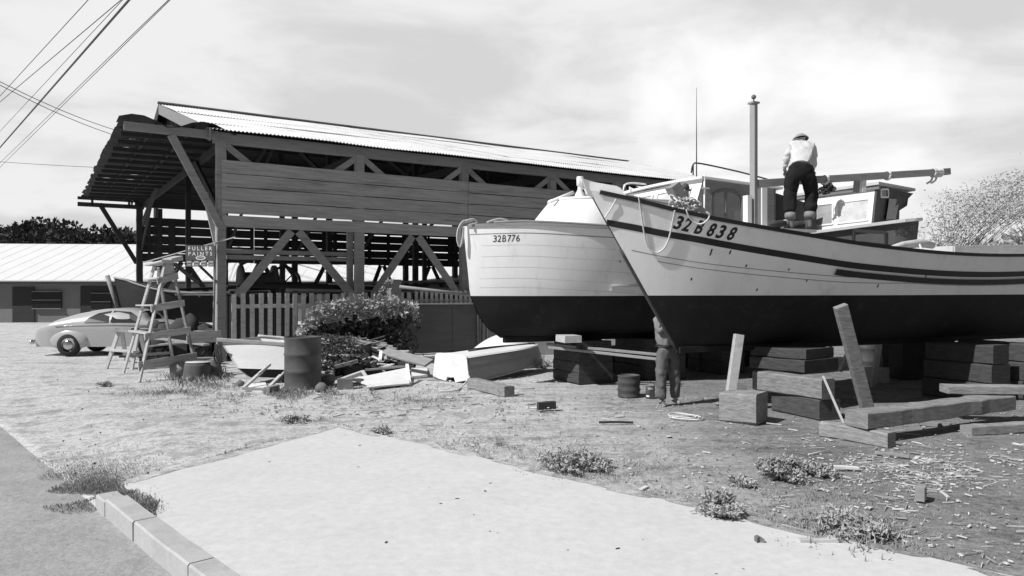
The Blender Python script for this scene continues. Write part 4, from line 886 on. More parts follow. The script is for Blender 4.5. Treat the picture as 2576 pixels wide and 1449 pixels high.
# --- nearer boat, bow at centre right
zs8 = lambda x: hermite([(-1.9, 3.59), (-1.57, 3.5), (-.95, 3.345), (-.46, 3.21), (.28, 3.045), (1.58, 2.835), (2.77, 2.69), (4.61, 2.595), (6.5, 2.6), (9.6, 2.74)], x)
H8 = Hull((2.67, 12, 0), (.913, .407, 0), lambda z: -.66*(z-1.03), zs8, lambda x: 1.03, 1.48, 4.6, 9.6, .8, .36, 1.88, .12)
b8 = thing('fishing_boat', H8.W(2.5, 0, 1.0), 'large white wooden fishing boat with black stripe, nearest on the right, propped on timbers', 'boat')
H8.build(b8, 'hull_white', 'hull_dark')
H8.band(lambda x: zs8(x)-.035, lambda x: zs8(x)+.02, -1.5, 9.58, 'rub_rail', 'paint_black', b8, .0, .03)
H8.band(lambda x: zs8(x)-.04, lambda x: zs8(x)+.025, -1.42, 9.58, 'rub_rail', 'paint_black', b8, .0, .035, -1)
so8 = lambda x: .3+.075*max(0, min(1, -x/1.3))
x0 = H8.find(1526, lambda x: zs8(x)-.4); H8.band(lambda x: zs8(x)-so8(x)-.095, lambda x: zs8(x)-so8(x), x0, 9.58, 'stripe', 'paint_black', b8)
x1 = H8.find(2098, lambda x: zs8(x)-.5); H8.band(lambda x: zs8(x)-.53, lambda x: zs8(x)-.44, x1, 9.58, 'rub_strake', 'paint_black', b8, .006, .03)
dzf = lambda x: max(.45, .68-.06*x)
for dz in (0, .085): H8.band(lambda x: zs8(x)-dzf(x)-dz, lambda x: zs8(x)-dzf(x)-dz-.01, -.9 if dz < .05 else -.5, 9.5, 'plank_seam', 'paint_grey', b8, .003)
for px, z_, hh in ((1791, 2.6, .09), (1838, 2.58, .05), (1878, 2.36, .03), (1560, 2.42, .02), (1740, 2.15, .03), (1905, 1.98, .03), (2030, 2.12, .02), (2210, 2.05, .04), (1985, 2.3, .02), (2330, 2.2, .03)):
    x = H8.find(px, lambda _x: z_); H8.band(lambda x: z_-hh, lambda x: z_+.012, x-.012, x+.012, 'rust_mark', 'iron', b8, .004, 0, 1, 3)
cxs = [1708, 1730, 1761, 1791, 1815, 1842]
H8.letters('32B838', [H8.find(p_, lambda x: zs8(x)-.17) for p_ in cxs], lambda x: zs8(x)-.175, .195, .1, b8, slant=.2, bold=.03)
# stem band and stemhead
m = MB(); m.tube([H8.W(-.66*(z-1.03)-.01, 0, z) for z in [1.0+i*.1 for i in range(17)]], .03, 6); m.build('stem_band', 'iron', b8)
def C8(px, py, b=0.0):     # point on boat's centre plane (b offset) seen at px,py
    k_ = (px-CX)/F; s = (k_*(H8.P0.y+H8.n.y*b)-(H8.P0.x+H8.n.x*b))/(H8.a.x-k_*H8.a.y); Y = H8.P0.y+H8.a.y*s+H8.n.y*b; return P(px, py, Y)
m = MB(); m.prism([p-H8.n*.03 for p in (C8(1462, 450), C8(1530, 469), C8(1549, 491), C8(1500, 500), C8(1476, 490))], H8.n*.06); m.build('stemhead', 'hull_white', b8)
# bow fills between stemhead and sheer
m = MB()
for sd in (1, -1):
    rr = []
    for i in range(13):
        x = -1.76+i*.055; zt = max(zs8(x), (3.665-.2*(x+1.76)) if x < -1.22 else 3.55-(x+1.22)*1.6)
        rr.append([H8.on(x, zs8(x)-.02, sd, .001), H8.W(x, sd*(H8.hb(x, zs8(x))+.004), zt)])
    m.grid(rr)
m.build('bulwark', 'hull_white', b8)
# bottom keel timber
m = MB(); m.beam(H8.W(.05, 0, .99), H8.W(9.4, 0, .99), .12, .1); m.build('keel', 'hull_dark', b8)
# raised foredeck / trunk aft of mast
def trunk(H, x0, x1, bw_, z0, z1, t_, name='cabin_trunk', mat='paint_white', taper=.9, rise=0):
    m = MB(); m.add([H.W(x, sy*bb_, z) for (x, bb_) in ((x0, bw_*taper), (x1, bw_)) for sy in (-1, 1) for z in (z0, z1+(rise if x == x1 else 0))], [(0, 1, 3, 2), (4, 6, 7, 5), (0, 4, 5, 1), (2, 3, 7, 6), (1, 5, 7, 3), (0, 2, 6, 4)]); return m.build(name, mat, t_)
trunk(H8, 1.3, 2.2, .7, 2.5, 2.93, b8, mat='shed_wood')
m = MB(); m.frame(H8.W(1.75, 0, 2.95), H8.a*.55, H8.n*.75, Vector((0, 0, .022))); m.build('trunk_roof', 'canvas_pale', b8)
# stern cockpit coaming on the far right
m = MB(); m.beam(H8.W(5.5, .9, 2.66), H8.W(9, .9, 2.78), .05, .22); m.beam(H8.W(5.5, -.9, 2.66), H8.W(9, -.9, 2.78), .05, .22); m.beam(H8.W(5.5, -.9, 2.66), H8.W(5.5, .9, 2.66), .05, .22); m.build('coaming', 'canvas_pale', b8)
m = MB(); qa = C8(2240, 622, 1.1); qb = C8(2345, 618, .9); m.tube([qa, qa.lerp(qb, .3)+Vector((0, 0, .03)), qa.lerp(qb, .7)+Vector((0, 0, .05)), qb], [.02, .06, .075, .06], 10); m.build('rolled_canvas', 'canvas_pale', b8)
m = MB(); m.tube([C8(2312, 612, 1.0), C8(2318, 628, 1.2)], .02, 6); m.build('lashing', 'rope', b8)
# mast and boom
mq = C8(1896, 262); mb0 = Vector((mq.x, mq.y, zs8(1.6)-.05)); ms = thing('mast', mb0, 'square white wooden mast with a ball on top standing on the nearest boat', 'mast')
m = MB(); m.beam(mb0, Vector((mq.x, mq.y, mq.z)), .1, .1, up=H8.n, tw=.3); m.build('pole', 'mast_paint', ms)
m = MB(); m.frame(Vector((mq.x, mq.y, mq.z+.015)), H8.a*.072, H8.n*.072, Vector((0, 0, .015))); m.build('cap', 'mid_wood', ms)
m = MB(); m.tube([Vector((mq.x, mq.y, mq.z+.02)), Vector((mq.x, mq.y, mq.z+.1))], .012, 6); m.ball(Vector((mq.x, mq.y, mq.z+.12)), .042, 12, 8); m.build('ball', 'stone', ms)
m = MB(); m.beam(mb0+H8.a*.19, mb0+H8.a*.19+Vector((0, 0, .95)), .13, .12, up=H8.n); m.beam(mb0-H8.a*.14, mb0-H8.a*.14+Vector((0, 0, .8)), .1, .12, up=H8.n); m.build('tabernacle', 'paint_white', ms)
ba0 = C8(1906, 462); ba1 = C8(2386, 432); bo = thing('boom', ba0, 'long dark boom running back from the mast with rope lashed near its end', 'boom')
m = MB(); m.beam(ba0, ba1, .1, .13); m.build('spar', 'shed_wood', bo)
for f, n_ in ((.905, 6), (.93, 5), (.14, 2), (.32, 2), (.645, 2)):
    m = MB(); c = ba0.lerp(ba1, f)
    for i in range(n_): o_ = c+H8.a*(i*.025); m.tube([o_+H8.n*(.075*math.cos(a))+Vector((0, 0, .085*math.sin(a))) for a in [k_*math.pi/6 for k_ in range(13)]], .014, 5)
    if f > .9: m.tube(spline([c+Vector((0, 0, -.05)), c+Vector((-.04, -.02, -.16)), c+Vector((-.12, 0, -.22))], 4), .02, 5)
    m.build('lashing', 'rope', bo)
cr = thing('boom_crutch', C8(2166, 480), 'pale upright crutch holding up the dark boom over the cabin', 'support')
m = MB(); m.beam(C8(2170, 483), C8(2172, 446), .1, .07, up=H8.n); m.build('post', 'paint_white', cr); m = MB(); m.beam(C8(2153, 484), C8(2156, 455), .12, .05, up=H8.n); m.build('side_post', 'shed_wood', cr)
# bow gear: bitt, box, ropes
q = C8(1722, 540); bt = thing('samson_post', Vector((q.x, q.y, zs8(-.1)-.1)), 'mooring bitt wrapped in heaped rope on the nearest boat foredeck', 'bitt')
b0 = C8(1722, 545); b1 = C8(1724, 478)
m = MB(); m.beam(b0, b1, .09, .09, up=H8.n); m.build('post', 'mid_wood', bt); m = MB(); m.ball(b1+Vector((0, 0, .04)), .07, 10, 7); m.tube([b1-H8.a*.12, b1+H8.a*.1], .02, 6); m.build('head', 'iron', bt)
m = MB(); m.beam(C8(1725, 508, .2), C8(1765, 545, .2), .22, .18); m.build('windlass_drum', 'shed_wood', bt)
m = MB(); c = C8(1700, 483, .25); m.frame(c, (H8.a*.75+Vector((0, 0, .5))).normalized()*.09, H8.n*.09, (Vector((0, 0, .75))-H8.a*.5).normalized()*.12); tag(m.build('wooden_box', 'mid_wood'), 'small tilted grey box on the foredeck beside the mooring bitt', 'box')
m = MB(); rnd = random.Random(11)
for i in range(14):
    c = C8(1715+rnd.uniform(-28, 34), 524+rnd.uniform(-22, 12), .3); pts = [c+H8.a*(rnd.uniform(.05, .14)*math.cos(k_*.7))+Vector((0, 0, rnd.uniform(.03, .09)*math.sin(k_*.7)))+H8.n*(.05*math.sin(k_*1.3+i)) for k_ in range(9)]; m.tube(spline(pts, 3), .016, 5)
tag(m.build('rope_coil', 'rope'), 'tangled pale rope heaped on the foredeck round the mooring bitt', 'rope')
def hang(pts, r_, label, mat='rope'):
    m = MB(); m.tube(spline(pts, 8), r_, 6); tag(m.build('rope', mat), label, 'rope')
def h8(px, py, off=.03):
    lo = 1.9; hi = 3.8     # point on port side hull seen at px,py
    for _ in range(30):
        z = (lo+hi)/2; x = H8.find(px, lambda _x: z); q = H8.on(x, z, 1, off); sy = HY-F*(q.z-CH)/q.y
        if sy > py: lo = z
        else: hi = z
    return q
hang([h8(1604, 494), h8(1608, 520), h8(1614, 560), h8(1620, 596), h8(1629, 622), h8(1645, 635), h8(1660, 632), h8(1674, 616), h8(1684, 586), h8(1690, 556), h8(1695, 530)], .013, 'long white rope loop hanging from the foredeck down over the black stripe')
hang([h8(1724, 528), h8(1732, 548), h8(1748, 562), h8(1764, 563), h8(1778, 552), h8(1782, 540), h8(1774, 534)], .013, 'short pale rope loop hanging over the registration letters')
hang([C8(1553, 492, .2), h8(1546, 505), h8(1535, 525), C8(1521, 549, .05)], .011, 'light rope from the bow rail down to the stem eye')
hang([C8(1545, 487), C8(1600, 496, .1), C8(1655, 508, .2), C8(1700, 516, .25)], .014, 'dark stay line along the foredeck to the mooring bitt', 'rope_dark')
# --- man on deck, man by the bow: built below
# --- boat behind with high white cabin
zs7 = lambda x: interp([(-.2, 3.24), (1, 3.26), (2.5, 3.18), (4, 3.08), (7, 2.95), (9, 2.95)], x)
s07 = lambda z: interp([(.9, .95), (1.0, .78), (1.2, .5), (1.5, .3), (1.9, .13), (3.3, -.01)], z)
H7 = Hull((-.98, 14.8, 0), (.9, .43, 0), s07, zs7, lambda x: .97, 1.55, 3.3, 8.8, .42, .3, 1.84, .2)
b7 = thing('cabin_cruiser', H7.W(3, 0, .95), 'white round-bowed cabin boat with upright stem, next behind the nearest fishing boat', 'boat')
H7.build(b7, 'hull_white', 'hull_dark')
H7.band(lambda x: zs7(x)-.02, lambda x: zs7(x)+.035, .05, 8.7, 'rub_rail', 'shed_wood', b7, .0, .04)
H7.band(lambda x: zs7(x)-.02, lambda x: zs7(x)+.035, .05, 8.7, 'rub_rail', 'shed_wood', b7, .0, .04, -1)
H7.band(lambda x: zs7(x)-.18, lambda x: zs7(x)-.165, .1, 8.7, 'moulding', 'paint_grey', b7, .003)
for dz in (.4, .62, .84, 1.06, 1.24): H7.band(lambda x: zs7(x)-dz, lambda x: zs7(x)-dz-.005, .3, 8.6, 'plank_seam', 'seam', b7, .003)
H7.letters('32B776', [H7.find(p_, lambda x: zs7(x)-.26) for p_ in (1245, 1256, 1268.5, 1281, 1291.5, 1303)], lambda x: zs7(x)-.27, .13, .06, b7, bold=.0)
q = H7.find(1578, lambda x: 1.95); H7.band(lambda x: 1.93, lambda x: 2.03, H7.find(1535, lambda x: 1.98), H7.find(1640, lambda x: 1.98), 'fender_rail', 'paint_white', b7, .01, .06)
m = MB(); m.beam(H7.W(.9, 0, .93), H7.W(8.7, 0, .93), .12, .12); m.build('keel', 'hull_dark', b7)
# foredeck toe rail
m = MB()
for sd in (1, -1): m.tube([H7.on(x, zs7(x), sd, -.08)+Vector((0, 0, .06)) for x in [.5+i*.25 for i in range(13)]], .03, 6)
m.build('toe_rail', 'mid_wood', b7)
# rounded fore cabin
def C7(px, py, b=0.0):
    k_ = (px-CX)/F; s = (k_*(H7.P0.y+H7.n.y*b)-(H7.P0.x+H7.n.x*b))/(H7.a.x-k_*H7.a.y); Y = H7.P0.y+H7.a.y*s+H7.n.y*b; return P(px, py, Y)
m = MB(); rows = []
cx0, cx1 = 1.45, 5.2
for j in range(9):
    f = j/8; z = 3.02+(3.86-3.02)*f; lean = .62*f**1.2; wd_ = 1.14*(1-.16*f); row = []
    for i in range(25):
        a = math.pi*i/24-math.pi/2     # half ellipse in plan
        if i in (0,): row.append(H7.W(cx1, -wd_, z))
        row.append(H7.W(cx0+lean+1.05-1.05*math.cos(a), wd_*math.sin(a), z))
        if i in (24,): row.append(H7.W(cx1, wd_, z))
    rows.append(row)
m.grid(rows); tp = rows[-1]; cc = H7.W(cx0+1.7, 0, 3.93)
m.add(tp+[cc], [(i, i+1, len(tp)) for i in range(len(tp)-1)], True); m.build('fore_cabin', 'paint_white', b7)
m = MB(); m.tube([p+Vector((0, 0, .01)) for p in tp], .035, 6); m.build('cabin_moulding', 'paint_white', b7)
m = MB()
for (p_, q_) in (((1462, 499), (1530, 497)), ((1478, 506), (1536, 503))): pass
m.frame(C7(1495, 503, .15), H7.n*.22, H7.a*.06, Vector((0, 0, .07))); m.build('skylight', 'glass_dark', b7)
m = MB(); qb = C7(1459, 466); m.lathe(qb-Vector((0, 0, .22)), [(.13, -.12), (.11, 0), (.05, .12), (.05, .2), (.075, .21), (.075, .38), (.068, .4), (0, .4)], 16); m.build('vent', 'paint_white', b7)
m = MB(); m.tube([C7(1385, 508, .2), C7(1442, 484, .2)], .035, 8); m.build('spar', 'paint_white', b7)
# wheelhouse
def wheelhouse(H, x0, x1, bw_, z0, z1, t_, rake=.45, shade_mat='paint_grey', far_drop=0, bf=None, sw=0):
    bf = bf or bw_
    V = Vector((0, 0, 1))
    nb2, nt2 = H.W(x0-rake, bw_, z0), H.W(x0, bw_, z1); fb2, ft2 = H.W(x0-rake-sw, -bf, z0), H.W(x0-sw, -bf, z1-far_drop)
    ab, at = H.W(x1, bw_, z0), H.W(x1, bw_, z1-.1); afb, aft_ = H.W(x1, -bf, z0), H.W(x1, -bf, z1-.1-far_drop)
    m = MB(); m.prism([nb2, nt2, ft2, fb2], H.a*.05); m.build('front_wall', 'paint_white', t_)
    m = MB(); m.prism([nb2, nt2, at, ab], -H.n*.05); m.build('side_wall', shade_mat, t_)  # near side and aft walls coloured darker than the far side, as shaded
    m = MB(); m.prism([fb2, ft2, aft_, afb], H.n*.05); m.build('side_wall', 'paint_white', t_)
    m = MB(); m.prism([ab, at, aft_, afb], -H.a*.05); m.build('aft_wall', shade_mat, t_)
    rows = []
    for i in range(9):
        x = x0-.1+(x1-x0+.25)*i/8; rows.append([H.W(x-sw*(1-k_)/2*(1-i/8), (bw_+.07)*(1+k_)/2-(bf+.07)*(1-k_)/2, z1-.1*i/8+.03+.05*(1-k_*k_)-(far_drop*(1-k_)/2)) for k_ in [-1+j/5 for j in range(11)]])
    m = MB(); m.grid(rows); m.grid([[p-V*.05 for p in r_[::-1]] for r_ in rows]); m.prism([rows[i][-1] for i in range(9)]+[rows[i][-1]-V*.05 for i in range(8, -1, -1)], H.n*.005); m.prism(rows[0]+[p-V*.05 for p in rows[0][::-1]], -H.a*.005); m.build('roof', 'paint_white', t_)
    return nb2, nt2, ft2, fb2, ab, at
def pane(a, b_, c, d, t_, mat, name='window', out=Vector((0, 0, 0)), frame=True):
    m = MB(); m.add([p+out*.012 for p in (a, b_, c, d)], [(0, 1, 2, 3)]); wv = m.build(name, mat, t_)
    if frame:
        m = MB(); pp = [a, b_, c, d]
        for i in range(4): m.beam(pp[i]+out*.02, pp[(i+1) % 4]+out*.02, .035, .03, up=out)
        m.build('window_frame', 'paint_white', wv)
    return wv
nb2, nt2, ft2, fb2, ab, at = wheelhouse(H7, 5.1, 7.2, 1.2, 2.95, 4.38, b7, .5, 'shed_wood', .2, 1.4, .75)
def bil(a, b_, c, d, u, v): return a.lerp(b_, v).lerp(d.lerp(c, v), u)   # a bottom-near b top-near c top-far d bottom-far
out7 = (nt2-nb2).cross(ft2-nt2).normalized(); out7 = out7 if out7.y < 0 else -out7
for u0, u1 in ((.09, .42), (.47, .72), (.77, .95)):
    pane(*[bil(nb2, nt2, ft2, fb2, u, v) for u, v in ((u0, .3), (u0, .88), (u1, .88), (u1, .3))], b7, 'glass_pale', out=out7)
# arched side door
pts = []
for k_ in range(13): a = math.pi*k_/12; pts.append(H7.W(5.75+.42*(1 if a < math.pi/2 else 1)*math.cos(a)*-1*-1, 1.212, 3.95+.2*math.sin(a)))
m = MB(); m.add([H7.W(6.17, 1.212, 2.96)]+pts+[H7.W(5.33, 1.212, 2.96)], [tuple(range(15))]); dr = m.build('side_door', 'glass_grey', b7)
m = MB(); m.tube([H7.W(6.17, 1.22, 2.96)]+[p+H7.n*.01 for p in pts]+[H7.W(5.33, 1.22, 2.96)], .03, 6); m.beam(H7.W(5.72, 1.225, 2.96), H7.W(5.72, 1.225, 4.14), .05, .02, up=H7.n); m.build('door_frame', 'wall_grey', dr)
m = MB(); m.tube(spline([H7.W(4.9, 1.05, 4.5), H7.W(4.95, 1.05, 4.68), H7.W(5.15, 1.05, 4.72), H7.W(6.2, 1.05, 4.62), H7.W(7.1, 1.05, 4.5)], 5), .018, 6); m.tube([H7.W(4.95, 1.05, 4.7), H7.W(4.95, 1.05, 4.45)], .015, 6); m.build('roof_rail', 'iron', b7)
m = MB(); m.tube(spline([C7(1568, 482, -.6), C7(1572, 466, -.6), C7(1590, 461, -.6), C7(1625, 464, -.6)], 5), .02, 6); m.build('grab_rail', 'paint_white', b7)
m = MB(); m.tube([H7.W(5.0, 1.1, 4.42), H7.W(5.0, 1.1, 5.3), H7.W(5.0, 1.1, 6.35)], [.014, .01, .004], 6); m.build('antenna', 'iron', b7)
m = MB(); m.tube([H7.W(5.08, 1.26, 2.95), H7.W(5.08, 1.26, 4.45)], .02, 6)
for z in (3.6, 4.15): m.beam(H7.W(4.95, 1.27, z), H7.W(5.2, 1.27, z), .04, .03)
m.build('handrail', 'paint_white', b7)
# aft shelter behind wheelhouse (dark)
m = MB(); m.prism([H7.W(7.25, 1.1, 2.95), H7.W(7.25, 1.1, 4.2), H7.W(8.6, 1.1, 3.95), H7.W(8.6, 1.1, 2.95)], -H7.n*2.2); m.build('aft_shelter', 'canvas_dark', b7)
cv = MB(); cv.grid([[C7(px, py+3*math.sin(px), .9+dn) for px, py in ((1835, 452), (1850, 462), (1868, 456), (1882, 468), (1893, 482))] for dn in (0, -.5, -1.0)]); tag(cv.build('canvas_sheet', 'canvas_dark'), 'dark crumpled canvas thrown over the wheelhouse roof by the mast', 'canvas')
# rope coil at bow
m = MB(); c = C7(1164, 575, .02)
for i in range(4): m.tube(spline([C7(1190, 556+i, .1), C7(1166, 556+i*2, .1), C7(1152+i*2, 578, .1), C7(1150+i*3, 605, .08), C7(1157+i*2, 622-i*3, .08), C7(1163+i, 600, .1), C7(1164+i, 570, .1)], 6), .014, 6)
m.tube(spline([C7(1172, 556, .2), C7(1188, 551, .2), C7(1200, 560, .2), C7(1180, 566, .2)], 5), .016, 6)
tag(m.build('rope_coil', 'rope'), 'coiled white mooring rope hanging over the upright bow of the farther boat', 'rope')
m = MB(); m.tube(spline([C7(1225, 560, -.2), C7(1245, 553, -.2), C7(1262, 551, -.2), C7(1280, 558, -.2), C7(1262, 562, -.2)], 4), .02, 6); tag(m.build('rope_coil', 'rope'), 'small white rope coil lying on the foredeck of the farther boat', 'rope')
# --- third boat: side coloured dark as in shade, bow to the right, windowed cabin
P3a, P3b = P(2035, 590, 16.6), P(2324, 553, 15.4)
b3 = thing('dark_cabin_boat', Vector(((P3a.x+P3b.x)/2, 17, .9)), 'shaded boat with pale windowed cabin rising behind the man and the nearest hull', 'boat')
L3_ = (P3b-P3a); far = Vector((.55, 2.6, 0)); low = Vector((-.12, .05, -1.0))
m = MB(); rows = []
for i in range(25):
    f = -.9+i/24*1.9; top_ = P3a+L3_*f; inn = max(0, f-.8)**2*8
    if f < 0: top_.z = P3a.z
    rows.append([top_+far*inn*.35, top_+Vector((-.02*f, .1, -.75))+far*inn*.36, top_+Vector((-.3*max(0, f), .35, -1.5))+far*inn*.38, top_+Vector((-.7*max(0, f), 1.0, -2.2))+far*.1+far*inn*.3])
m.grid(rows)
rows2 = [[p+(far*(1-2*max(0, (-.9+i/24*1.9)-.8)**2*8*.36)) for p in r_] for i, r_ in enumerate(rows)]; m.grid([r_[::-1] for r_ in rows2]); m.grid([rows[0], rows2[0]], False); m.grid([rows[-1], rows2[-1]], False); m.build('hull', 'shaded_side', b3)
m = MB(); m.grid([[rows[i][0]+Vector((0, 0, .0)), rows2[i][0]] for i in range(25)]); m.build('deck', 'canvas_pale', b3)
m = MB()
for i in range(10, 24): m.beam(rows[i][0]+Vector((0, -.06, .03)), rows[i+1][0]+Vector((0, -.06, .03)), .1, .07)
m.build('cap_rail', 'canvas_pale', b3)
m = MB(); a, b_, c, d = P(2146, 581, 15.95), P(2228, 586, 15.6), P(2228, 628, 15.6), P(2146, 612, 15.9); pp = [v+Vector((0, -.03, 0)) for v in (a, b_, c, d)]
for i in (0, 1, 3): m.beam(pp[i], pp[(i+1) % 4], .05, .07)
m.build('hatch_frame', 'paint_black', b3)
flat_text('HBC 25', P(2277, 577, 15.56), 46*15.56/F, 13*15.56/F, b3, 'registration_mark', 'paint_black', xd=L3_.normalized())
# cabin of third boat
kA, kB = P(2000, 588, 18.6), P(2197, 567, 16.0); kT0, kT1 = P(1992, 500, 18.9), P(2207, 472, 16.1); kC, kCt = P(2262, 560, 17.6), P(2298, 487, 17.7)
m = MB(); m.prism([kA, kB, kT1, kT0], (.03, .05, 0)); m.build('front_wall', 'paint_white', b3)
m = MB(); mid1 = P(2285, 500, 17.7); mid2 = P(2263, 530, 17.65); m.prism([kB, kC, mid2, P(2282, 518, 17.7), mid1, kCt, kT1], (-.02, .06, 0)); m.build('side_wall', 'shaded_side', b3)  # shade put into the colour of this cabin wall
bk = Vector((2.0, 1.6, 0)); m = MB(); m.prism([kT0+Vector((0, -.05, .05)), kT1+Vector((.0, -.06, .06)), kCt+Vector((.05, 0, .06)), kT0+Vector((2.1, 1.4, .05))], (0, 0, .06)); m.build('roof', 'canvas_pale', b3)
m = MB(); m.beam(kT0+Vector((0, -.1, -.02)), kT1+Vector((0, -.1, -.02)), .05, .06); m.build('roof_edge', 'paint_grey', b3)
o3 = Vector((-.5, -.85, 0))
for u0, u1, mt_ in ((.06, .2, 'glass_grey'), (.24, .52, 'glass_grey'), (.58, .93, 'glass_pale')):
    pane(*[kA.lerp(kB, u).lerp(kT0.lerp(kT1, u), v) for u, v in ((u0, .15), (u0, .72), (u1, .72), (u1, .15))], b3, mt_, out=o3)
pane(P(2214, 497, 16.3), P(2214, 477, 16.3), P(2232, 477, 16.6), P(2232, 497, 16.6), b3, 'glass_dark', 'port_light', Vector((.5, -.85, 0)))
pane(P(2228, 553, 16.55), P(2236, 500, 16.6), P(2262, 502, 17.3), P(2252, 552, 17.2), b3, 'glass_dark', 'window', Vector((.5, -.85, 0)), False)
m = MB(); rnd = random.Random(5)
for i in range(9):
    c = P(2085+rnd.uniform(-18, 14), 474+rnd.uniform(-9, 8), 16.9); m.tube(spline([c+Vector((rnd.uniform(-.12, .12), rnd.uniform(-.1, .1), rnd.uniform(-.08, .08))) for _ in range(5)], 3), .02, 5)
m.ball(P(2083, 474, 17), (.14, .12, .1), 9, 6, .5); tag(m.build('net_bundle', 'canvas_dark'), 'dark bundle of tackle heaped on the pale cabin roof beneath the boom', 'tackle')
# stack of timber under boats
def block(a, b_, w_, h_, label, mat='timber', group=None, z=0, jit=.007, name='timber_block'):
    a = Vector(a); b_ = Vector(b_); a.z = b_.z = z+h_/2; m = MB(); m.beam(a, b_, w_, h_, jit=jit); return tag(m.build(name, mat), label, 'timber', group)
tv = Vector((.49, -.87, 0)); tr2 = Vector((.87, .49, 0))
nA, fA = Vector((4.65, 11.04, 0)), Vector((3.99, 12.2, 0))
def cross(near, far_, wdt, h_, z, label, mat): return block(far_+tr2*wdt/2, near+tr2*wdt/2, wdt, h_, label, mat, 'timbers stacked under the nearest boat', z)
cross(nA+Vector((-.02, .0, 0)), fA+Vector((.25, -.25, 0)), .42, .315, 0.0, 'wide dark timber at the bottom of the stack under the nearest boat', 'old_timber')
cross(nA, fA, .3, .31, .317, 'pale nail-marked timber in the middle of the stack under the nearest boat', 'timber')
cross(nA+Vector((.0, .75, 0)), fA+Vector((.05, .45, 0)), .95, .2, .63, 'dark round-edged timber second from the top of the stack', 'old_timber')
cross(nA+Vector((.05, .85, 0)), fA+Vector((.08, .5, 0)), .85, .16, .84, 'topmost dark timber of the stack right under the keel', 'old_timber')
c0 = G(1896, 1071); cl_, cr_ = G(1802, 1060), G(1938, 1060)
block(c0.lerp(cl_, 0)+(cr_-c0)*.5, cl_+(cr_-c0)*.5, (cr_-c0).length*.95, .44, 'single squat sawn block standing in front of the stack under the nearest boat', 'timber', None, 0, .012)
# cribs at stern of near boat (mostly in shade)
for i, (px, Y, w_) in enumerate(((2360, 13.4, .7), (2440, 13.8, .7))):
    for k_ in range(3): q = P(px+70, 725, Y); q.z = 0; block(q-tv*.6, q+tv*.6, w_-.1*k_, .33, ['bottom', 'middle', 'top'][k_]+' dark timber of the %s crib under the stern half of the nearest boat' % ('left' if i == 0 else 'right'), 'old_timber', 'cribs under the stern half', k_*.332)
# shores
def shore(a, b_, w_, label, mat='pale_wood', h_=None): m = MB(); m.beam(a, b_, w_, h_ or w_*.8, up=(0, 1, 0)); tag(m.build('shore', mat), label, 'prop', 'shores propping the nearest boat')
shore(G(1832, 1036), P(1859, 842, 12.0), .15, 'pale square shore leaning left of the timber stack', 'pale_wood')
shore(G(2182, 1030), P(2114, 770, 11.7), .2, 'thick shore leaning up to the hull right of the timber stack', 'timber', .12)
shore(G(2196, 973), P(2212, 858, 14.4), .1, 'thin pale shore behind the thick leaning one', 'pale_wood')
shore(G(2125, 1072), P(2070, 946, 10.9), .03, 'thin stick leaning from the timber stack to the long beam', 'pale_wood')
m = MB(); q = G(1856, 1022); m.prism([q+Vector((-.1, 0, 0)), q+Vector((.14, 0, 0)), q+Vector((.16, 0, .35)), q+Vector((-.02, 0, .38))], (0, .12, 0)); tag(m.build('wedge', 'mid_wood'), 'stubby wooden wedge at the foot of the pale shore', 'wedge')
# beams at right
r2a, r2b = G(2064, 1099), G(2238, 1130)
block(r2a+Vector((.08, .1, 0)), r2b+Vector((.08, .1, 0)), .2, .19, 'short cross timber on the ground carrying the long beam at lower right', 'timber')
block(Vector((4.45, 9.5, 0)), Vector((7.4, 11.05, 0)), .34, .21, 'long heavy beam with round-edged end lying across the short timber at lower right', 'timber', None, .193)
block(Vector((6.55, 11.15, 0)), Vector((8.2, 11.0, 0)), .3, .12, 'short plank lying on the far end of the long beam', 'timber', None, .41)
block(Vector((6.2, 10.05, 0)), Vector((8.2, 10.5, 0)), .2, .12, 'low timber on the ground behind the long beam at the right edge', 'timber')
block(G(2312, 1068), G(2368, 1072), .18, .05, 'small flat board in the shade beside the long beam', 'mid_wood')
block(Vector((8.0, 9.9, 0)), Vector((8.1, 10.9, 0)), .3, .19, 'timber under the right-hand end of the long beam', 'timber', None, 0)
# supports under second boat
tv7 = H7.n
def crib(px, Y, n_, w_, L_, who):
    q = P(px, 725, Y); q.z = 0; h_ = .89/n_
    for k_ in range(n_):
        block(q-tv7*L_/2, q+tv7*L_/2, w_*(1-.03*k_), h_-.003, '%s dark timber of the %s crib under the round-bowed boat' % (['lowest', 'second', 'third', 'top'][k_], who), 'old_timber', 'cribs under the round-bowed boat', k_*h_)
crib(1465, 15.9, 4, .85, 1.1, 'front'); crib(1612, 16.6, 3, .6, 1.2, 'middle'); crib(1800, 17.6, 3, .7, 1.2, 'rear')
m = MB(); m.beam(P(1376, 866, 15.6), P(1660, 893, 15.0), .12, .05); tag(m.build('plank', 'mid_wood'), 'long thin plank resting level against the front crib, upper one', 'plank')
m = MB(); m.beam(P(1380, 874, 15.3), P(1665, 905, 14.7), .1, .05); tag(m.build('plank', 'shed_wood'), 'long thin plank resting level against the front crib, lower one', 'plank')
m = MB(); q = P(1430, 852, 15.0); m.frame(q, Vector((.17, .05, 0)), Vector((-.08, .25, 0)), Vector((0, 0, .07))); tag(m.build('wood_block', 'pale_wood'), 'white-topped short block lying on the planks under the round bow', 'block')
drum(G(1582, 998), .2, .4, 'small dark keg in the shade under the round-bowed boat')
cn = thing('paint_can', G(1636, 1002), 'open paint can with pale lettering beside the man standing at the bow', 'can')
m = MB(); q = G(1636, 1002); m.lathe(q, [(0, 0), (.085, 0), (.085, .23), (.09, .235), (.08, .24), (.078, .2), (0, .2)], 20); m.build('body', 'paint_grey', cn)
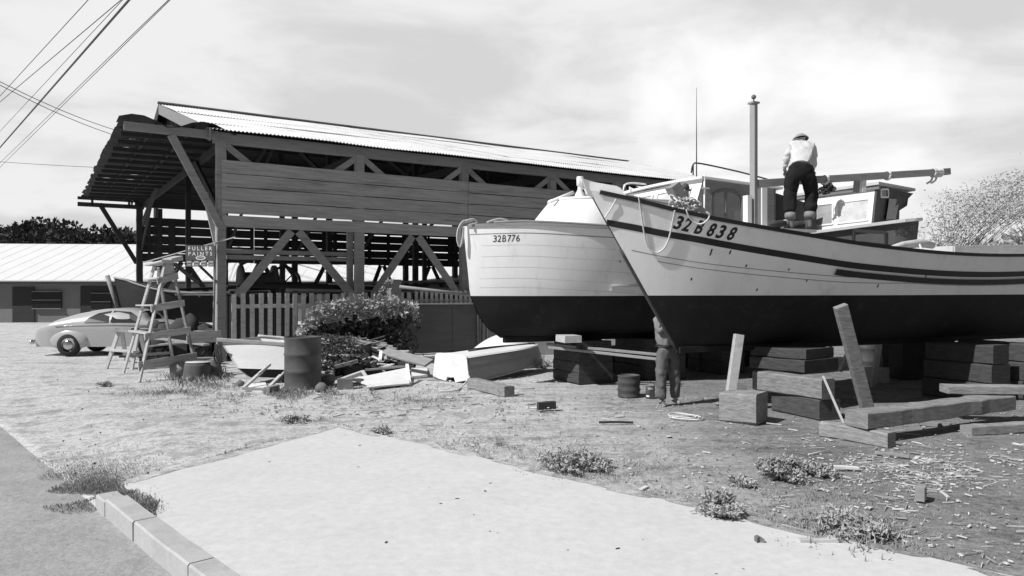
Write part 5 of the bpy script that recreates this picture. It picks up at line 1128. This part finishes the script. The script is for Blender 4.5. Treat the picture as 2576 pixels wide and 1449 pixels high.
m = MB(); m.grid([[q+Vector((.087*math.sin(a), -.087*math.cos(a), z)) for z in (.03, .06)] for a in [-1.2+k_*.2 for k_ in range(5)]]); m.build('label_patch', 'paper', cn)
vs, fs = text_mesh('GAS', 1, .02); x0_ = min(v[0] for v in vs); x1_ = max(v[0] for v in vs); m = MB(); m.add([q+Vector((.088*math.sin(-.5+(v[0]-x0_)/(x1_-x0_)*1.0-.2), -.088*math.cos(-.5+(v[0]-x0_)/(x1_-x0_)*1.0-.2), .17+v[1]*.045)) for v in vs], fs); m.build('lettering', 'paper', cn)
m = MB(); m.tube(spline([q+Vector((-.085, 0, .22)), q+Vector((0, -.02, .3)), q+Vector((.085, 0, .22))], 6), .004, 5); m.build('handle', 'iron', cn)
# drums in background
drum(P(2182, 725, 17.2)-Vector((0, 0, 2.0)), .31, .92, 'farther oil drum on the left of the two seen beneath the nearest hull', 'oil drums behind the nearest boat')
drum(P(2284, 725, 16.4)-Vector((0, 0, 2.0)), .3, .92, 'oil drum on the right of the two seen beneath the nearest hull', 'oil drums behind the nearest boat')
fr = thing('metal_frame', G(2120, 960), 'pale angular board frame standing behind the thick shore', 'frame')
for p, q in (((2084, 862), (2145, 862)), ((2145, 862), (2112, 935)), ((2084, 862), (2092, 890))): m = MB(); m.beam(P(p[0], p[1], 15.8), P(q[0], q[1], 15.8), .14, .05); m.build('bar', 'pale_wood', fr)
# block clutter beyond
for i, (px, py, w_, h_, mt_, lab) in enumerate(((1800, 935, .9, .45, 'old_timber', 'dark timber block seen between the man and the pale shore'), (2215, 965, .35, .3, 'pale_wood', 'pale block between the background drums'), (2330, 955, 1.2, .9, 'canvas_dark', 'dark covered crate behind the stern crib'), (1535, 872, .5, .35, 'canvas_pale', 'pale bucket-shaped bundle under the round-bowed boat'), (1370, 893, 1.6, .5, 'wall_grey', 'low grey wall stub behind the dinghy bow'))):
    q = G(px, py); m = MB(); m.frame(q+Vector((0, .2, h_/2)), Vector((w_/2, .08, 0)), Vector((-.05, .2, 0)), Vector((0, 0, h_/2))); tag(m.build('block', mt_), lab, 'block')
#@@PEOPLE
# ------------------------------------------------------------------ people
def skin(name, verts, edges, mat, parent, sub=2, root=0, smooth_shade=True, disp=0):
    o = base_of(parent); me = bpy.data.meshes.new(name); me.from_pydata([tuple(Vector(v[0])-o) for v in verts], edges, []); ob = bpy.data.objects.new(name, me); COL.objects.link(ob); ob.parent = parent
    me.materials.append(MATS[mat]); md = ob.modifiers.new('Skin', 'SKIN'); md.use_smooth_shade = True
    for i, v in enumerate(verts):
        r_ = v[1]; d = me.skin_vertices[0].data[i]; d.radius = r_ if isinstance(r_, (tuple, list)) else (r_, r_); d.use_root = (i == root)
    ss = ob.modifiers.new('Sub', 'SUBSURF'); ss.levels = sub; ss.render_levels = sub
    if disp:
        tx = bpy.data.textures.new(name+'_fold', 'CLOUDS'); tx.noise_scale = .11; dm = ob.modifiers.new('Folds', 'DISPLACE'); dm.texture = tx; dm.strength = disp; dm.mid_level = .5; dm.texture_coords = 'LOCAL'
    return ob
def chain(pts): return [(Vector(p), r_) for p, r_ in pts]
def figure(name, label, org, J, shirt, trou, shoe, cuffs=False, face_dir=None):
    """J: joint dict in local metres (x right, y away, z up) added to org"""
    t_ = thing('person', org, label, 'person'); g_ = {k: Vector(org)+Vector(v) for k, v in J.items()}
    v = []; e = []
    def add(k, r_, link=None): v.append((g_[k] if isinstance(k, str) else k, r_)); (e.append((link, len(v)-1)) if link is not None else None); return len(v)-1
    pel = add('pelvis', .12); sp = add('spine', .115, pel); ch = add('chest', .13, sp); nk = add('neck', .055, ch); hd0 = add(g_['neck'].lerp(g_['head'], .5), .06, nk); hd = add('head', .085, hd0); ht = add(g_['head']+(g_['head']-g_['neck']).normalized()*.07, .07, hd)
    for sd in 'LR':
        a = add('sh'+sd, .06, ch); b_ = add('el'+sd, .045, a); c = add('wr'+sd, .03, b_)
        hdir = (g_['ha'+sd]-g_['wr'+sd]).normalized(); add(g_['wr'+sd]+hdir*.06, .035, c)
        a = add('hp'+sd, .09, pel); b_ = add('kn'+sd, .06, a); c = add('an'+sd, .042, b_); add('to'+sd, .035, c)
    skin('body', v, e, 'skin', t_)
    # hands: palm and fingers
    for sd in 'LR':
        w_ = g_['wr'+sd]; hdir = (g_['ha'+sd]-w_).normalized(); side = hdir.cross(Vector((0, -1, .2))).normalized(); curl = side.cross(hdir).normalized(); hv = [(w_+hdir*.045, .024)]; he = []
        for i in range(4):
            b0_ = w_+hdir*.09+side*(-.03+.02*i); L_ = (.07, .08, .076, .06)[i]; prev = 0
            for f, rr in ((0, .0105), (.45, .0095), (.8, .0085), (1, .0075)): hv.append((b0_+hdir*L_*f*(1-.25*f)+curl*(L_*.55*f*f), rr)); he.append((prev, len(hv)-1)); prev = len(hv)-1
        prev = 0
        for f, rr in ((.3, .013), (.7, .011), (1, .009)): hv.append((w_+hdir*(.04+.05*f)-side*(.025+.035*f)+curl*.02*f, rr)); he.append((prev, len(hv)-1)); prev = len(hv)-1
        skin('hand', hv, he, 'skin', t_, 1)
    sv = []; e2 = []
    def add2(p, r_, link=None): sv.append((p, r_)); (e2.append((link, len(sv)-1)) if link is not None else None); return len(sv)-1
    hem = add2(g_['pelvis'].lerp(g_['spine'], .25), (.185, .15)); s1 = add2(g_['spine'], (.175, .145), hem); s2 = add2(g_['chest'], (.185, .15), s1); s3 = add2(g_['chest'].lerp(g_['neck'], .6), (.11, .1), s2); s4 = add2(g_['neck'], .07, s3)
    for sd in 'LR':
        a = add2(g_['sh'+sd], .088, s2); b_ = add2(g_['sh'+sd].lerp(g_['el'+sd], .5), .075, a); c = add2(g_['el'+sd], .066, b_)
        d = add2(g_['el'+sd].lerp(g_['wr'+sd], .55), .058, c); add2(g_['el'+sd].lerp(g_['wr'+sd], .92), .05, d)
    skin('shirt', sv, e2, shirt, t_, 3, 1, disp=.06)
    tv_ = []; e3 = []
    def add3(p, r_, link=None): tv_.append((p, r_ if isinstance(r_, tuple) else (r_ if cuffs else r_*.84))); (e3.append((link, len(tv_)-1)) if link is not None else None); return len(tv_)-1
    K_ = 1 if cuffs else .86
    wst = add3(g_['pelvis'].lerp(g_['spine'], .35), (.175, .14)); pe = add3(g_['pelvis'], (.2, .165), wst)
    for sd in 'LR':
        a = add3(g_['hp'+sd], .15, pe); b_ = add3(g_['hp'+sd].lerp(g_['kn'+sd], .5), .135, a); c = add3(g_['kn'+sd], .115, b_); d = add3(g_['kn'+sd].lerp(g_['an'+sd], .5), .115, c); add3(g_['kn'+sd].lerp(g_['an'+sd], .93 if not cuffs else .8), .105, d)
    skin('trousers', tv_, e3, trou, t_, 3, 1, disp=.05)
    for sd in 'LR':
        a = g_['an'+sd]; to = g_['to'+sd]; heel = a-(to-a)*.2; zf = org[2]+.03
        skin('shoe', [(Vector((a.x, a.y, a.z+.03)), .046), (Vector((heel.x, heel.y, zf+.008)), .036), (Vector(((a.x+to.x)/2, (a.y+to.y)/2, zf+.01)), .038), (Vector((to.x, to.y, zf)), .03)], [(0, 1), (0, 2), (2, 3)], shoe, t_, 1)
        if cuffs:
            m = MB(); kn = g_['kn'+sd]; p = kn.lerp(a, .76); q = kn.lerp(a, .98); m.tube([p, p.lerp(q, .5), q], [.085, .094, .086], 14); m.build('rolled_cuff', 'paint_grey', t_)
    return t_, g_
def head_parts(t_, c, fwd, up, hat=None):
    fwd = fwd.normalized(); up = up.normalized(); rt = fwd.cross(up)
    m = MB(); m.ball(Vector((0, 0, 0)), (1, 1, 1), 16, 12); mm_ = Matrix((rt*.074, fwd*.094, up*.112)).transposed(); m.v = [c+mm_@v for v in m.v]
    m.ball(c+fwd*.1-up*.01, (.014, .014, .02), 8, 6)     # nose
    for s in (-1, 1): m.ball(c+rt*s*.076, (.014, .02, .03), 8, 6)
    m.tube([c+fwd*.085-up*.05+rt*x for x in (-.025, 0, .025)], .006, 5); m.build('head', 'skin', t_)
    m = MB()
    for s in (-1, 1): m.ball(c+fwd*.085+up*.01+rt*s*.03, .01, 8, 6)
    m.build('eyes', 'hair', t_)
    m = MB(); rows = []
    for i in range(6):
        a = i/5*1.75; rows.append([c+(rt*.082*math.sin(a)*math.cos(b_)+(fwd*.1*math.sin(a)*math.sin(b_)-fwd*.02)+up*.122*math.cos(a)) for b_ in [k_*math.pi/8 for k_ in range(16)]])
    m.grid(rows[:4], True, True)
    rows2 = [[c+(rt*.082*math.sin(a)*math.cos(b_)+(fwd*.1*math.sin(a)*math.sin(b_)-fwd*.02)+up*.122*math.cos(a)) for b_ in [math.pi+k_*math.pi/12 for k_ in range(13)]] for a in (1.0, 1.4, 1.8, 2.1)]; m.grid(rows2); m.build('hair', 'hair', t_)
    if hat:
        m = MB(); m.lathe(c+up*.03, [(.15, -.005), (.155, .0), (.1, .012), (.098, .05), (.085, .1), (.0, .115)], 20, up); m.build('cap', hat, t_)
# man bending on deck, seen from behind
o1 = C8(2013, 569, .5); o1 = Vector((o1.x, o1.y, 2.975)); k1 = o1.y/F
def D1(px, py, dy=0): q = P(px, py, o1.y+dy); return (q.x-o1.x, q.y-o1.y, q.z-o1.z)
J = dict(anL=D1(1988, 552, .02), toL=D1(1962, 563, .1), anR=D1(2036, 550, .05), toR=D1(2024, 562, .22), knL=D1(1987, 488, .1), knR=D1(2042, 487, .12), hpL=D1(1994, 437), hpR=D1(2032, 437), pelvis=D1(2013, 425, 0), spine=D1(2013, 400, .12), chest=D1(2014, 372, .26), neck=D1(2015, 356, .4), head=D1(2014, 354, .5),
 shL=D1(1992, 368, .28), shR=D1(2040, 370, .28), elL=D1(1980, 398, .34), elR=D1(2048, 400, .34), wrL=D1(1973, 425, .4), wrR=D1(2046, 425, .44), haL=D1(1975, 440, .46), haR=D1(2042, 440, .5))
t_, g_ = figure('person', 'man in pale shirt and dark rolled-up trousers bending over on deck by the mast', o1, J, 'shirt_white', 'jeans_dark', 'boot', True)
head_parts(t_, g_['head']+Vector((0, .06, .0)), Vector((0, .55, -.8)), Vector((0, .8, .5)), None)
m = MB(); c = P(2014, 349, o1.y+.42); m.lathe(c, [(.125, -.02), (.135, -.01), (.1, .03), (.07, .065), (0, .075)], 18, (.05, .35, 1)); m.build('cap', 'mid_wood', t_)
# something he stands beside: fenders on deck
m = MB(); a = C8(1938, 564, .45); b_ = C8(1975, 562, .4); m.tube([a, a.lerp(b_, .3), a.lerp(b_, .7), b_], [.03, .055, .06, .04], 10); tag(m.build('canvas_roll', 'canvas_dark'), 'dark rolled bundle on deck left of the bending man', 'bundle')
m = MB(); a = C8(1993, 566, .1); b_ = C8(2030, 566, .1); m.tube([a, a.lerp(b_, .3), a.lerp(b_, .7), b_], [.05, .07, .07, .05], 10); tag(m.build('canvas_roll', 'canvas_dark'), 'dark rolled bundle on deck between the feet of the bending man', 'bundle')
# man standing behind bow
o2 = Vector((2.66, 12.5, 0))
def D2(px, py, dy=0): q = P(px, py, o2.y+dy); return (q.x-o2.x, q.y-o2.y, q.z)
J = dict(anL=D2(1664, 1011, -.02), toL=D2(1674, 1024, -.12), anR=D2(1699, 1008, .1), toR=D2(1712, 1016, .02), knL=D2(1663, 944, -.04), knR=D2(1697, 940, .1), hpL=D2(1668, 890), hpR=D2(1690, 890, .05), pelvis=D2(1678, 876, 0), spine=D2(1675, 850, .02), chest=D2(1672, 815, .04), neck=D2(1676, 782, .05), head=D2(1684, 760, .06),
 shL=D2(1656, 803, -.06), shR=D2(1700, 803, .16), elL=D2(1657, 836, -.14), elR=D2(1712, 836, .1), wrL=D2(1680, 822, -.2), wrR=D2(1722, 815, .05), haL=D2(1696, 814, -.18), haR=D2(1734, 805, .05))
t_, g_ = figure('person', 'man in light shirt and baggy grey trousers standing on the ground behind the bow', o2, J, 'shirt_grey', 'trousers_grey', 'boot')
head_parts(t_, g_['head']+Vector((.01, 0, .02)), Vector((.95, .2, .05)), Vector((.05, 0, 1)))
m = MB(); c = g_['pelvis'].lerp(g_['spine'], .3); m.tube([c+Vector((.172*math.cos(a), .14*math.sin(a), 0)) for a in [k_*math.pi/10 for k_ in range(21)]], .018, 6); m.build('belt', 'hair', t_)
#@@PLANTS
# ------------------------------------------------------------------ right-hand tree, weeds, grass, litter
tr_ = thing('kiawe_tree', Vector((12.5, 23, 0)), 'wispy light-leaved tree spreading at the right edge behind the boats', 'tree')
m = MB(); lf = MB(); rnd = random.Random(21); root = Vector((13.6, 23, 0)); m.tube([root, Vector((13.5, 23, 1.6)), Vector((13.2, 22.8, 2.4))], [.25, .2, .15], 8)
for i in range(42):
    px = rnd.uniform(2345, 2760); py = interp([(2310, 610), (2350, 545), (2400, 480), (2600, 430), (2760, 450)], px)+rnd.uniform(0, 190)*rnd.random(); e_ = P(px, py, rnd.uniform(21, 26)); s_0 = Vector((13.3, 22.8, rnd.uniform(1.4, 2.6)))
    pts = spline([s_0, s_0.lerp(e_, .4)+Vector((0, 0, .5)), s_0.lerp(e_, .75)+Vector((rnd.uniform(-.3, .3), 0, .35)), e_], 6); m.tube(pts, [.008*(1-k_/len(pts))+.003 for k_ in range(len(pts))], 4)
    for p in pts[8:]:
        for _ in range(15): d = Vector((rnd.gauss(-.2, 1), rnd.gauss(0, .8), rnd.gauss(-.1, .6))); lf.leaf(p+Vector((rnd.gauss(0, .3), rnd.gauss(0, .3), rnd.gauss(0, .16))), d, rnd.uniform(.06, .14), rnd.uniform(.02, .05))
m.build('trunk', 'bark', tr_); lf.build('crown', 'leaf_pale', tr_)
def ttree(px, py, Y, r_, lab, i): q = P(px, py, Y); crown_tree(q.x, q.y, q.z, r_, lab, 'trees beyond the boats', 'leaf_pale', 1100, ls=.4, seed=40+i)
for i, (px, py, Y) in enumerate(((2330, 615, 40), (2480, 600, 42), (2600, 590, 38))): ttree(px, py, Y, 2.6, 'leafy tree in the background beyond the boats at the right edge', i)
def weed(px, py, wpx, hpx, label, n=420, mat='weed_leaf'):
    c = G(px, py); k_ = c.y/F; w_ = wpx*k_/2; hh = hpx*k_; t_ = thing('weed', c, label, 'weed'); m = MB(); st_ = MB(); rnd = random.Random(int(px+py))
    for i in range(max(10, n//16)):
        a = rnd.uniform(0, 6.28); r_ = rnd.random()**.6; e_ = c+Vector((math.cos(a)*w_*r_, math.sin(a)*w_*1.1*r_, hh*rnd.uniform(.35, 1)*(1.1-.6*r_))); b0_ = c+Vector((math.cos(a)*w_*.3*r_, math.sin(a)*w_*.3*r_, -.01)); pts = spline([b0_, b0_.lerp(e_, .5)+Vector((0, 0, hh*.15)), e_], 4); st_.tube(pts, .004, 4)
        for p in pts[2:]:
            for _ in range(5): m.leaf(p+Vector((rnd.gauss(0, .02), rnd.gauss(0, .02), rnd.gauss(0, .015))), (rnd.gauss(0, 1), rnd.gauss(0, 1), rnd.gauss(.4, .6)), rnd.uniform(.03, .065), rnd.uniform(.015, .03))
    m.build('leaves', mat, t_); st_.build('stems', 'dry_grass', t_)
for a_ in ((1814, 1302, 120, 66, 'round leafy weed clump growing against the pavement edge', 900), (1970, 1205, 130, 66, 'largest leafy weed clump in the middle of the right-hand dirt', 900), (1865, 1222, 70, 18, 'low dark weed tuft between the two big weed clumps', 300), (1440, 1180, 200, 50, 'wide straggly weed patch in the dirt left of centre right', 1100), (2130, 1345, 190, 60, 'weeds growing through the debris at lower right', 700), (2060, 1195, 90, 30, 'thin weeds right of the largest clump', 300), (740, 1062, 70, 12, 'low weed tuft on the dirt above the pavement corner', 260), (960, 1090, 50, 12, 'small weed tuft beside the pavement corner', 200), (1215, 842, 60, 30, 'weed growing under the round bow', 200), (1362, 935, 60, 45, 'leafy weed beside the bow of the upturned dinghy', 300), (265, 972, 40, 12, 'lone weed tuft on the drive', 160)):
    weed(*a_[:5], n=a_[5])
gb = MB(); db = MB(); rnd = random.Random(9)
def grass(mb, x0, y0, rx, ry, n, h0, h1, flat=False):
    for i in range(n):
        a = rnd.uniform(0, 6.28); r_ = min(1.5, abs(rnd.gauss(0, .62))); px, py = x0+math.cos(a)*rx*r_, y0+math.sin(a)*ry*r_
        if py < 770: continue
        if px > 420 and noise.noise(Vector((px*.022, py*.06, 1.5)))+rnd.uniform(-.15, .15) < .02: continue
        q = G(px, py); nn_ = (q-C0).dot(ND)
        if nn_ > .16+.35*noise.noise(q*2.2)-.3*rnd.random()**3 or (nn_ > -.02 and (q-C0).dot(CD) < CEND): continue
        q.z = -.118 if nn_ > 0 else gz(nn_, (q-C0).dot(CD))+.002; hh = rnd.uniform(h0, h1); d = Vector((rnd.gauss(0, .5), rnd.gauss(0, .5), 1)).normalized(); mb.leaf(q, d, hh, hh*.16+.003)
for a_ in ((235, 1200, 150, 62, 15000, .012, .035), (420, 1195, 80, 20, 1500, .012, .03), (360, 1278, 60, 24, 2600, .02, .05), (300, 1245, 80, 40, 2600, .015, .045), (110, 1220, 160, 70, 5000, .015, .04), (230, 1300, 40, 10, 500, .02, .05), (290, 1370, 22, 30, 400, .015, .04), (180, 1300, 40, 14, 500, .03, .06), (500, 955, 90, 16, 900, .04, .2), (540, 972, 120, 14, 600, .03, .09), (720, 990, 170, 12, 900, .03, .12), (430, 990, 120, 12, 900, .03, .08), (900, 985, 120, 12, 1200, .03, .1), (1050, 1010, 130, 14, 700, .02, .06), (760, 1058, 80, 8, 700, .02, .06)): grass(gb, *a_)
for i in range(26): f = i/26; grass(gb, 318+532*f, 1214-141*f, 22, 5, 110, .015, .045)
for i in range(60): f = i/60; grass(gb, 850+1549*f, 1070+345*f, 30, 8, 60, .012, .04)
for a_ in ((700, 1000, 260, 30, 2500, .02, .08), (1250, 1120, 330, 70, 3000, .015, .05), (1500, 1180, 200, 50, 2200, .02, .06), (2000, 1250, 380, 110, 3800, .012, .05), (2140, 1350, 130, 50, 2500, .03, .09), (1100, 1000, 300, 40, 1500, .015, .05)): grass(db, *a_)
tag(gb.build('grass', 'grass_blade', None, (0, 0, 0)), 'short green grass and ground weeds along kerb and yard', 'grass', kind='stuff')
tag(db.build('dry_grass', 'dry_grass', None, (0, 0, 0)), 'dry straw and grass stubble over the yard dirt', 'grass', kind='stuff')
ch = MB(); dk = MB()
def chip(mb, q, s, th):
    a = rnd.uniform(0, 3.14); L_ = s*rnd.uniform(.6, 1.6); W_ = s*rnd.uniform(.15, .6)
    if rnd.random() < .28: L_ = s*rnd.uniform(2.2, 5); W_ = s*.18; a = rnd.gauss(.2, .5)
    d = Vector((math.cos(a), math.sin(a), rnd.uniform(-.12, .12))); x = Vector((-math.sin(a), math.cos(a), 0)); c = q+Vector((0, 0, th/2+.004+abs(d.z)*L_/2))
    mb.frame(c, d*L_/2, x*W_/2, Vector((0, 0, th/2)))
for i in range(4200):
    px = rnd.uniform(820, 2620); py = 1000+rnd.random()**1.3*430
    if rnd.random() < .24: px = rnd.gauss(2300, 120); py = rnd.gauss(1180, 28)
    if py > 1060+(px-850)*.226: continue
    if noise.noise(Vector((px*.012, py*.03, 2))) < -.12 and rnd.random() < .8: continue
    s = rnd.choice((.012, .02, .03, .045))*(1 if rnd.random() < .93 else 2.2); chip(ch if rnd.random() < .62 else dk, G(px, py), s, rnd.uniform(.003, .012))
for i in range(500): px = rnd.uniform(480, 1400); py = rnd.uniform(945, 1050); chip(ch if rnd.random() < .4 else dk, G(px, py), rnd.choice((.03, .05, .06)), rnd.uniform(.005, .02))
tag(ch.build('wood_chips', 'chip', None, (0, 0, 0)), 'pale wood chips and paint scrapings strewn over the dirt', 'litter', kind='stuff')
tag(dk.build('dark_litter', 'shed_wood', None, (0, 0, 0)), 'small dark bark and wood crumbs strewn over the dirt', 'litter', kind='stuff')
pb = MB()
for i in range(1100):
    px = rnd.uniform(-50, 2620); py = rnd.uniform(930, 1440)
    if 1060+(px-850)*.226 < py and px > 850: continue
    if px <= 850 and py > 1078+(850-px)*.27: continue
    q = G(px, py)
    if (q-C0).dot(ND) > -.05: continue
    pb.ball(q+Vector((0, 0, .004)), rnd.uniform(.003, .006)+.012*rnd.random()**5, 5, 4)
tag(pb.build('gravel', 'stone', None, (0, 0, 0)), 'scattered pebbles on the yard dirt', 'gravel', kind='stuff')
# larger single scraps
sc_ = [(1375, 1034, .3, .1, .12, 'dark_wood', 'dark angular wood lump on the pale dirt in front of the round-bowed boat', .5), (1445, 1047, .38, .14, .04, 'paper', 'flat white curled scrap on the dirt right of the dark lump', .1), (1550, 1068, .5, .03, .03, 'dark_wood', 'thin dark stick on the dirt in front of the standing man', .0),
 (2335, 1142, .42, .12, .05, 'pale_wood', 'hollow pale offcut right of the cross timber', .1), (2300, 1166, .35, .12, .05, 'pale_wood', 'pale torn scrap among the litter at the right edge', -.3), (2350, 1176, .32, .14, .05, 'paper', 'crumpled white scrap among the litter at the right edge', .2), (2380, 1183, .3, .12, .05, 'pale_wood', 'round-ended pale scrap nearest the right edge', .4), (2365, 1215, .3, .1, .05, 'paper', 'white boat-shaped scrap lying alone below the litter line', -.2),
 (2318, 1262, .16, .08, .13, 'mid_wood', 'small upright block with crumpled paper in the right-hand dirt', 1.2), (2125, 1186, .3, .05, .03, 'paper', 'thin white lath beside the thin weeds', .0), (2245, 1150, .35, .04, .03, 'mid_wood', 'long sliver of wood right of the cross timber', -.8), (1975, 1362, .3, .11, .065, 'shed_wood', 'chunky grey wood lump on the pavement edge at lower right', .1), (2160, 1332, .3, .06, .03, 'pale_wood', 'pale lath lying in the debris weeds', .0), (2105, 1340, .4, .04, .03, 'mid_wood', 'grey stick crossing the debris weeds', -.7),
 (2060, 1372, .3, .05, .03, 'pale_wood', 'pale broken strip at the near side of the debris', -.1), (1700, 1050, .16, .06, .02, 'paper', 'white paper scrap by the rope bundle', .3), (1910, 1372, .06, .05, .04, 'stone', 'small dark pebble lump left of the grey wood lump', .2), (1480, 1206, .14, .07, .04, 'stone', 'small flat stone on the pavement edge near the middle', 0), (1425, 1040, .1, .06, .04, 'stone', 'small stone beside the white curled scrap', .3), (880, 1016, .3, .08, .03, 'pale_wood', 'white splintered scrap on the dirt below the broken panel', .3), (2205, 1102, .22, .05, .03, 'paper', 'white splinter beside the cross timber end', .1)]
for (px, py, L_, W_, h_, mt_, lab, a) in sc_:
    q = G(px, py); m = MB(); d = Vector((math.cos(a), math.sin(a)*.6, 0)).normalized()
    if W_ > .055 and h_ < .1:
        x_ = Vector((-d.y, d.x, 0)); nn_ = 9; cur = rnd.uniform(1.2, 2.2)*max(h_, .035)
        def fl(i, s): f = i/nn_*2-1; wv = W_/2*(1-abs(f)**3*.8)*(1+rnd.uniform(-.35, .3)); return q+d*(f*L_/2+rnd.uniform(-.01, .01))+x_*wv*s+Vector((0, 0, .015+cur*(f*f*.6 if s > 0 else f*f*.25+.3)+rnd.uniform(0, .012)))
        r1 = [fl(i, 1) for i in range(nn_+1)]; r2 = [fl(i, -1) for i in range(nn_+1)]; m.grid([r1, [(a_+b_)/2+Vector((0, 0, h_*.35)) for a_, b_ in zip(r1, r2)], r2], False); m.grid([r2, r1], False)
    else: m.beam(q-d*L_/2+Vector((0, 0, h_/2+.02)), q+d*L_/2+Vector((0, 0, h_/2+.02)), W_, h_, jit=.012); tag(m.build('scrap', mt_), lab, 'scrap')
m = MB(); rnd = random.Random(2)
for k_ in range(3):
    c = G(1715+rnd.uniform(-14, 14), 1050+rnd.uniform(-3, 4)); m.tube(spline([c+Vector((.22*math.cos(a)*rnd.uniform(.6, 1.2), .2*math.sin(a)*rnd.uniform(.6, 1.3), .02)) for a in [j*.9 for j in range(8)]], 4), .01, 5)
tag(m.build('rope', 'rope'), 'white knotted cord lying in loops on the dirt in front of the standing man', 'rope')
# more blocking and clutter in the shade beyond the boats
for i, (px, Y, w_, h_, lab) in enumerate(((1545, 17.6, .8, .6, 'low dark timber stack farther back under the round-bowed boat'), (1690, 16.2, .5, .75, 'dark upright timber pack behind the standing man'), (1745, 18.5, 1.1, .45, 'long low dark timber beyond the standing man'), (1880, 19, .9, .85, 'tall dark block behind the timber stack'), (2030, 18.2, .8, .8, 'dark block seen past the right side of the timber stack'), (2235, 18.8, .5, 1.0, 'tall dark post-like block between the two background drums'), (2345, 17, .9, 1.1, 'big dark block right of the background drums'))):
    q = P(px, 725, Y); q.z = 0; m = MB(); m.beam(q-Vector((w_/2, -.1, -h_/2)), q+Vector((w_/2, .15, h_/2)), .5, h_, jit=.012); tag(m.build('timber_block', 'old_timber'), lab, 'timber')
